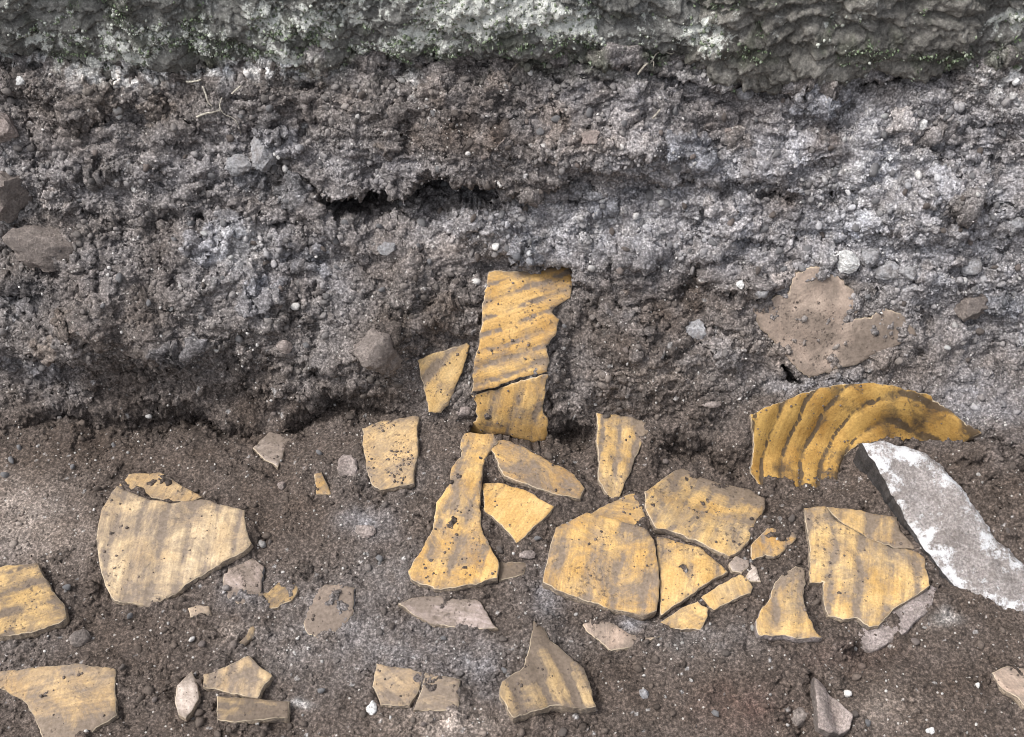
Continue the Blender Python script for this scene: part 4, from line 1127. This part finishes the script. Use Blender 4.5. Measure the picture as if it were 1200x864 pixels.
def top_stone(label, u0, u1, vbot, depth, hgt, basecol, seed, yaw=0.0, rollv=0.0, strata=.005, out=.012, sq=9.0):
    loc = BASE[np.argmin(np.abs(TR - tv(vbot))), NXR // 2]
    pm = ((loc - CAM) @ FWD) / FPX
    wid = (u1 - u0) * pm; xc = ((u0 + u1) / 2 - 600) * pm
    v, f = cube_sphere(int(wid / .0019), 24, 120)
    d = v / ((np.abs(v) ** sq).sum(1) ** (1 / sq))[:, None]
    P3 = d * np.array([wid / 2, depth / 2, hgt / 2])
    q = P3 + seed
    nn = d * np.array([1 / wid, 1 / depth, 1 / hgt]); nn /= np.linalg.norm(nn, axis=1, keepdims=True)
    disp = .018 * fbm3(q, 7, seed, 3) + .0055 * fbm3(q, 36, seed + 3, 4, .6) - .045 * np.clip(.28 - np.abs(fbm3(q * np.array([1, 1, 2.6]), 11, seed + 40, 3, .6)), 0, 1)
    st = perlin3(q[:, 0] * 9, q[:, 1] * 9, q[:, 2] * 60, seed + 8)
    disp += strata * np.abs(st) * -1 + .0036 * fbm3(q, 130, seed + 5, 3, .75)
    P3 = P3 + nn * disp[:, None]
    ca, sa = math.cos(rollv), math.sin(rollv)
    P3 = np.stack([P3[:, 0] * ca - P3[:, 2] * sa, P3[:, 1], P3[:, 0] * sa + P3[:, 2] * ca], -1)
    ca, sa = math.cos(yaw), math.sin(yaw)
    P3 = np.stack([P3[:, 0] * ca - P3[:, 1] * sa, P3[:, 0] * sa + P3[:, 1] * ca, P3[:, 2]], -1)
    org = np.array([xc, loc[1] - out + depth / 2, loc[2] + hgt / 2 - .004])
    W = P3 + org
    u, vv = project(W)
    tn = np.tile(np.array(basecol), (len(W), 1)) * (0.75 + .5 * sstep(-.5, .5, fbm3(q, 22, seed + 11, 3)))[:, None]
    ln = .6 * fbm3(q, 30, seed + 20, 3, .6) + .55 * fbm3(q, 170, seed + 23, 2, .7); mn = fbm3(q, 40, seed + 30, 4, .6)
    la = np.zeros(len(W)); ma = np.zeros(len(W))
    inside = vv > -60
    for (a, b, ra, rb, k) in LICH: la = np.maximum(la, k * np.exp(-((u - a) / ra) ** 2 - ((vv - b) / rb) ** 2))
    for (a, b, ra, rb, k) in MOSS: ma = np.maximum(ma, k * np.exp(-((u - a) / ra) ** 2 - ((vv - b) / rb) ** 2))
    off = ~inside
    la = np.where(off, .4, la); ma = np.where(off, .5, ma)
    lf_ = sstep(.40, .58, la * .75 + ln * .75); mf_ = sstep(.25, .65, ma * .7 + mn * .7)
    tn = tn + (np.array((.055, .068, .036)) - tn) * (mf_ * .40)[:, None]
    P3 = P3 + nn * (.0012 * lf_)[:, None]
    o = mesh_obj('mossy_stone', P3, f, M_LICHEN, smooth=False, attrs={'tone': tn, 'lichen_cover': np.clip(la, 0, 1) * .75 + ln * .35})
    o.location = org
    tag(o, label, 'stone', 'stones along the top of the section')
    sel = np.nonzero(mf_ * (1 - lf_) > .35)[0]
    moss_src.append((W[sel], nn[sel]))
    sel = np.nonzero((la * .75 + ma * .35 + ln * .6 > .42) & (vv > -60))[0]
    lich_src.append((W[sel], nn[sel]))
top_stone('dark mossy stone with white lichen flecks above the left part of the section', -120, 430, 76, .32, .20, (.18, .177, .166), 3, .03, -.01)
top_stone('stone crusted with large white lichen patches on top of the section', 380, 850, 74, .30, .21, (.18, .177, .168), 5, -.02, .0)
top_stone('smooth grey-brown mossy stone bedded lowest on top of the section', 790, 1130, 97, .30, .22, (.190, .180, .164), 8, .04, .03, .003)
top_stone('grey stone beyond the smooth one, with moss along its foot', 1085, 1420, 84, .32, .22, (.205, .197, .184), 12, -.04, .02, .003)

# moss: tiny leaves standing on the stones, joined
def moss():
    Vm, Fm, Tm = [], [], []
    r = np.random.default_rng(3)
    # also some cushions on the soil just below
    sl_ = np.nonzero((gm.reshape(-1) > .22) & (V.reshape(-1) < 82))[0]
    src = moss_src + [(G.reshape(-1, 3)[sl_], GN.reshape(-1, 3)[sl_])]
    for (W, nn), cnt in zip(src, (2400, 2200, 1300, 900, 1200)):
        if not len(W): continue
        uu, vv_ = project(W)
        ok = np.nonzero((vv_ > -80) & (uu > -150) & (uu < 1350))[0]
        if not len(ok): continue
        seeds = r.choice(ok, max(30, cnt // 14)); ids = []
        for sd0 in seeds:
            k = r.integers(6, 22)
            p0 = W[sd0]; n0 = nn[sd0]
            for j in range(k):
                p = p0 + r.normal(size=3) * .0035
                p = p - n0 * ((p - p0) @ n0) * .8
                dr = n0 + r.normal(size=3) * .6; dr /= np.linalg.norm(dr)
                sd1 = np.cross(dr, r.normal(size=3)); sd1 /= np.linalg.norm(sd1) + 1e-9
                L = r.uniform(.0016, .0036); wd = L * r.uniform(.25, .45)
                b = len(Vm)
                Vm += [p - dr * .001, p + dr * L * .55 + sd1 * wd, p + dr * L, p + dr * L * .55 - sd1 * wd]
                Fm.append([b, b + 1, b + 2, b + 3])
                g = r.uniform(.6, 1.5); base = np.array((.125, .165, .095)) if r.random() < .6 else np.array((.27, .31, .23))
                Tm += [base * g] * 4
    o = mesh_obj('moss', np.array(Vm), np.array(Fm), tone_material('moss_leaf', .7), attrs={'tone': np.array(Tm)})
    tag(o, 'short green moss growing on the stones topping the section', 'moss', kind='stuff')
moss()

# ------------------------------------------------------------------ roots
def root(label, pts, rad, matl, raise_=.0035):
    P3 = []
    for u, v in pts:
        loc, n = land(u, v); P3.append(loc + n * raise_)
    cu = bpy.data.curves.new('root', 'CURVE'); cu.dimensions = '3D'; cu.bevel_depth = rad; cu.bevel_resolution = 2; cu.resolution_u = 6
    sp = cu.splines.new('NURBS'); sp.points.add(len(P3) - 1); sp.use_endpoint_u = True; sp.order_u = 3
    for i, (q, p) in enumerate(zip(sp.points, P3)): q.co = (*p, 1); q.radius = 1.0 - .5 * i / len(P3)
    tmp = bpy.data.objects.new('tmp', cu); COL.objects.link(tmp)
    dg = bpy.context.evaluated_depsgraph_get()
    me = bpy.data.meshes.new_from_object(tmp.evaluated_get(dg)); bpy.data.objects.remove(tmp)
    me.name = 'rootlet'; me.materials.clear(); me.materials.append(matl)
    o = bpy.data.objects.new('rootlet', me); COL.objects.link(o)
    return tag(o, label, 'root', 'dry rootlets')
M_ROOT = stone_material('dry_root', (.50, .46, .38), (.68, .64, .55), None)
root('curled pale rootlet hanging below the lichen-crusted stone', Z(400, 0, [(1045, 242), (1060, 222), (1082, 204), (1110, 190), (1135, 182), (1160, 183), (1168, 194)]), .0011, M_ROOT, .006)
root('short pale rootlet dropping from the curled one', Z(400, 0, [(1085, 203), (1092, 220), (1092, 245)]), .0008, M_ROOT, .005)
root('straight pale rootlet lying across the upper section', Z(0, 0, [(697, 411), (720, 402), (745, 396), (770, 390)]), .0012, M_ROOT)
root('thin bent rootlet rising from the straight pale one', Z(0, 0, [(721, 300), (730, 330), (736, 365), (748, 378)]), .0010, M_ROOT)
root('thin forked rootlet trailing down from the straight pale one', Z(0, 0, [(776, 343), (768, 372), (785, 405), (815, 415), (835, 440), (845, 462)]), .0006, M_ROOT)
root('stubby white rootlet under the lime flecks', Z(0, 0, [(665, 289), (685, 285), (705, 281)]), .0012, M_ROOT)
root('stubby slanting rootlet beside a dark clod', Z(0, 0, [(812, 326), (835, 314), (856, 303)]), .0011, M_ROOT)
root('short light rootlet standing above the ash layer', Z(400, 0, [(1095, 420), (1106, 402), (1118, 386)]), .0014, M_ROOT)
root('thin stalk lying among the moss of the smooth stone', Z(800, 0, [(148, 247), (170, 235), (197, 219)]), .0009, M_ROOT, .008)

# ------------------------------------------------------------------ crumbs, joined
def crumbs(name, label, count, rmin, rmax, proto, seed, wall_bias, pale_p, kind_mat):
    r = np.random.default_rng(seed)
    pv, pf = proto
    P = 12
    shapes = []
    for k in range(P):
        p = rock_shape(pv, seed * 50 + k, 7, .15); p /= np.abs(p).max(); shapes.append(p)
    inn = ((Ug > -40) & (Ug < 1240) & (Vg > 75) & (Vg < 890)).reshape(-1)
    wgt = inn * (1 - under.reshape(-1)) * (1 - .7 * smooth.reshape(-1)) * (.5 + wall_bias * wall.reshape(-1)) * (.12 + sstep(-.1, .5, fbm2(X * 18, T * 18, seed + 300, 3)).reshape(-1))
    wgt = wgt / wgt.sum()
    ids = r.choice(len(wgt), count, p=wgt)
    pos = G.reshape(-1, 3)[ids]; nn = GN.reshape(-1, 3)[ids]; tn = tone.reshape(-1, 3)[ids]
    rad = rmin + (rmax - rmin) * r.random(count) ** 2.6
    q = r.normal(size=(count, 4)); q /= np.linalg.norm(q, axis=1, keepdims=True)
    w_, x_, y_, z_ = q.T
    R = np.stack([1 - 2 * (y_ ** 2 + z_ ** 2), 2 * (x_ * y_ - z_ * w_), 2 * (x_ * z_ + y_ * w_), 2 * (x_ * y_ + z_ * w_), 1 - 2 * (x_ ** 2 + z_ ** 2), 2 * (y_ * z_ - x_ * w_),
                  2 * (x_ * z_ - y_ * w_), 2 * (y_ * z_ + x_ * w_), 1 - 2 * (x_ ** 2 + y_ ** 2)], -1).reshape(-1, 3, 3)
    sh = np.stack(shapes)[r.integers(0, P, count)] * (np.array([1, .8, .62]) * rad[:, None])[:, None, :]
    V3 = np.einsum('nij,nkj->nki', R, sh) + (pos + nn * (rad * .15)[:, None])[:, None, :]
    m = len(pv)
    F3 = pf[None] + (np.arange(count) * m)[:, None, None]
    tn = tn * r.uniform(.7, 1.45, (count, 1))
    pl = r.random(count) < pale_p
    tn[pl] = tn[pl] * .35 + r.uniform(.22, .55, (pl.sum(), 1)) * np.array([1, .97, .94])
    T3 = np.repeat(tn, m, 0)
    o = mesh_obj(name, V3.reshape(-1, 3), F3.reshape(-1, 3), kind_mat, attrs={'tone': T3})
    tag(o, label, 'soil crumbs', kind='stuff')
crumbs('soil_crumbs', 'fine crumbs of soil scattered all over section and floor', 24000, .0009, .0032, (ICO1[0], ICO1[1]), 21, .7, .05, M_CRUMB)
crumbs('soil_gravel', 'coarser gravel and lumps of soil caught on the section', 1900, .0028, .0068, (ICO2[0], ICO2[1]), 22, 1.6, .05, M_CRUMB)

def grains_on_sherds():
    r = np.random.default_rng(31)
    pv, pf = ICO1
    Vs, Fs, Ts = [], [], []
    k = 0
    for s in SHERDS:
        c, ex, ey, n = s['frame']; ab = s['ab']
        area = np.ptp(ab[:, 0]) * np.ptp(ab[:, 1])
        cnt = int(area * 4500 * r.uniform(.2, 1.7)) + 2
        if 'upright speckled' in s['label']: cnt *= 4
        p = ab.min(0) + r.random((cnt * 3, 2)) * np.ptp(ab, axis=0)
        keep = (poly_sd(p, ab) < -.001) & (fbm2(p[:, 0] * 30, p[:, 1] * 30, s['seed'] + 60, 3) > .05)
        p = p[keep][:cnt]
        if not len(p): continue
        z = s['top'](p)
        for q, zz in zip(p, z):
            rad = .0005 + .0014 * r.random() ** 4
            sh = rock_shape(pv, int(r.integers(1, 40)), 6, .15) * rad * np.array([1, 1, .7])
            Vs.append(sh + c + q[0] * ex + q[1] * ey + n * (zz + rad * .25)); Fs.append(pf + k); k += len(pv)
            Ts.append(np.tile(BROWN * r.uniform(.8, 1.9), (len(pv), 1)))
    o = mesh_obj('soil_grains', np.concatenate(Vs), np.concatenate(Fs), M_CRUMB, attrs={'tone': np.concatenate(Ts)})
    tag(o, 'loose dark soil grains lying on the ochre potsherds', 'soil grains', kind='stuff')
grains_on_sherds()

def lichen():
    r = np.random.default_rng(41)
    pv, pf = ICO1
    W = np.concatenate([a for a, _ in lich_src]); Nn = np.concatenate([b for _, b in lich_src])
    ids = r.choice(len(W), 6500)
    shp = np.stack([rock_shape(pv, 900 + k, 6, .2) for k in range(10)])
    rad = .0006 + .0019 * r.random(len(ids)) ** 2.5
    V3 = shp[r.integers(0, 10, len(ids))] * (rad[:, None, None] * r.uniform(.6, 1.2, (len(ids), 1, 3))) + (W[ids] + Nn[ids] * .0004)[:, None, :]
    base = np.where(r.random((len(ids), 1)) < .6, np.array([[.50, .52, .47]]), np.array([[.20, .235, .165]])) * r.uniform(.5, 1.25, (len(ids), 1))
    o = mesh_obj('lichen', V3.reshape(-1, 3), (pf[None] + (np.arange(len(ids)) * len(pv))[:, None, None]).reshape(-1, 3), M_CRUMB, attrs={'tone': np.repeat(base, len(pv), 0)})
    tag(o, 'pale grey-green granular lichen crusting the stones topping the section', 'lichen', kind='stuff')
lichen()
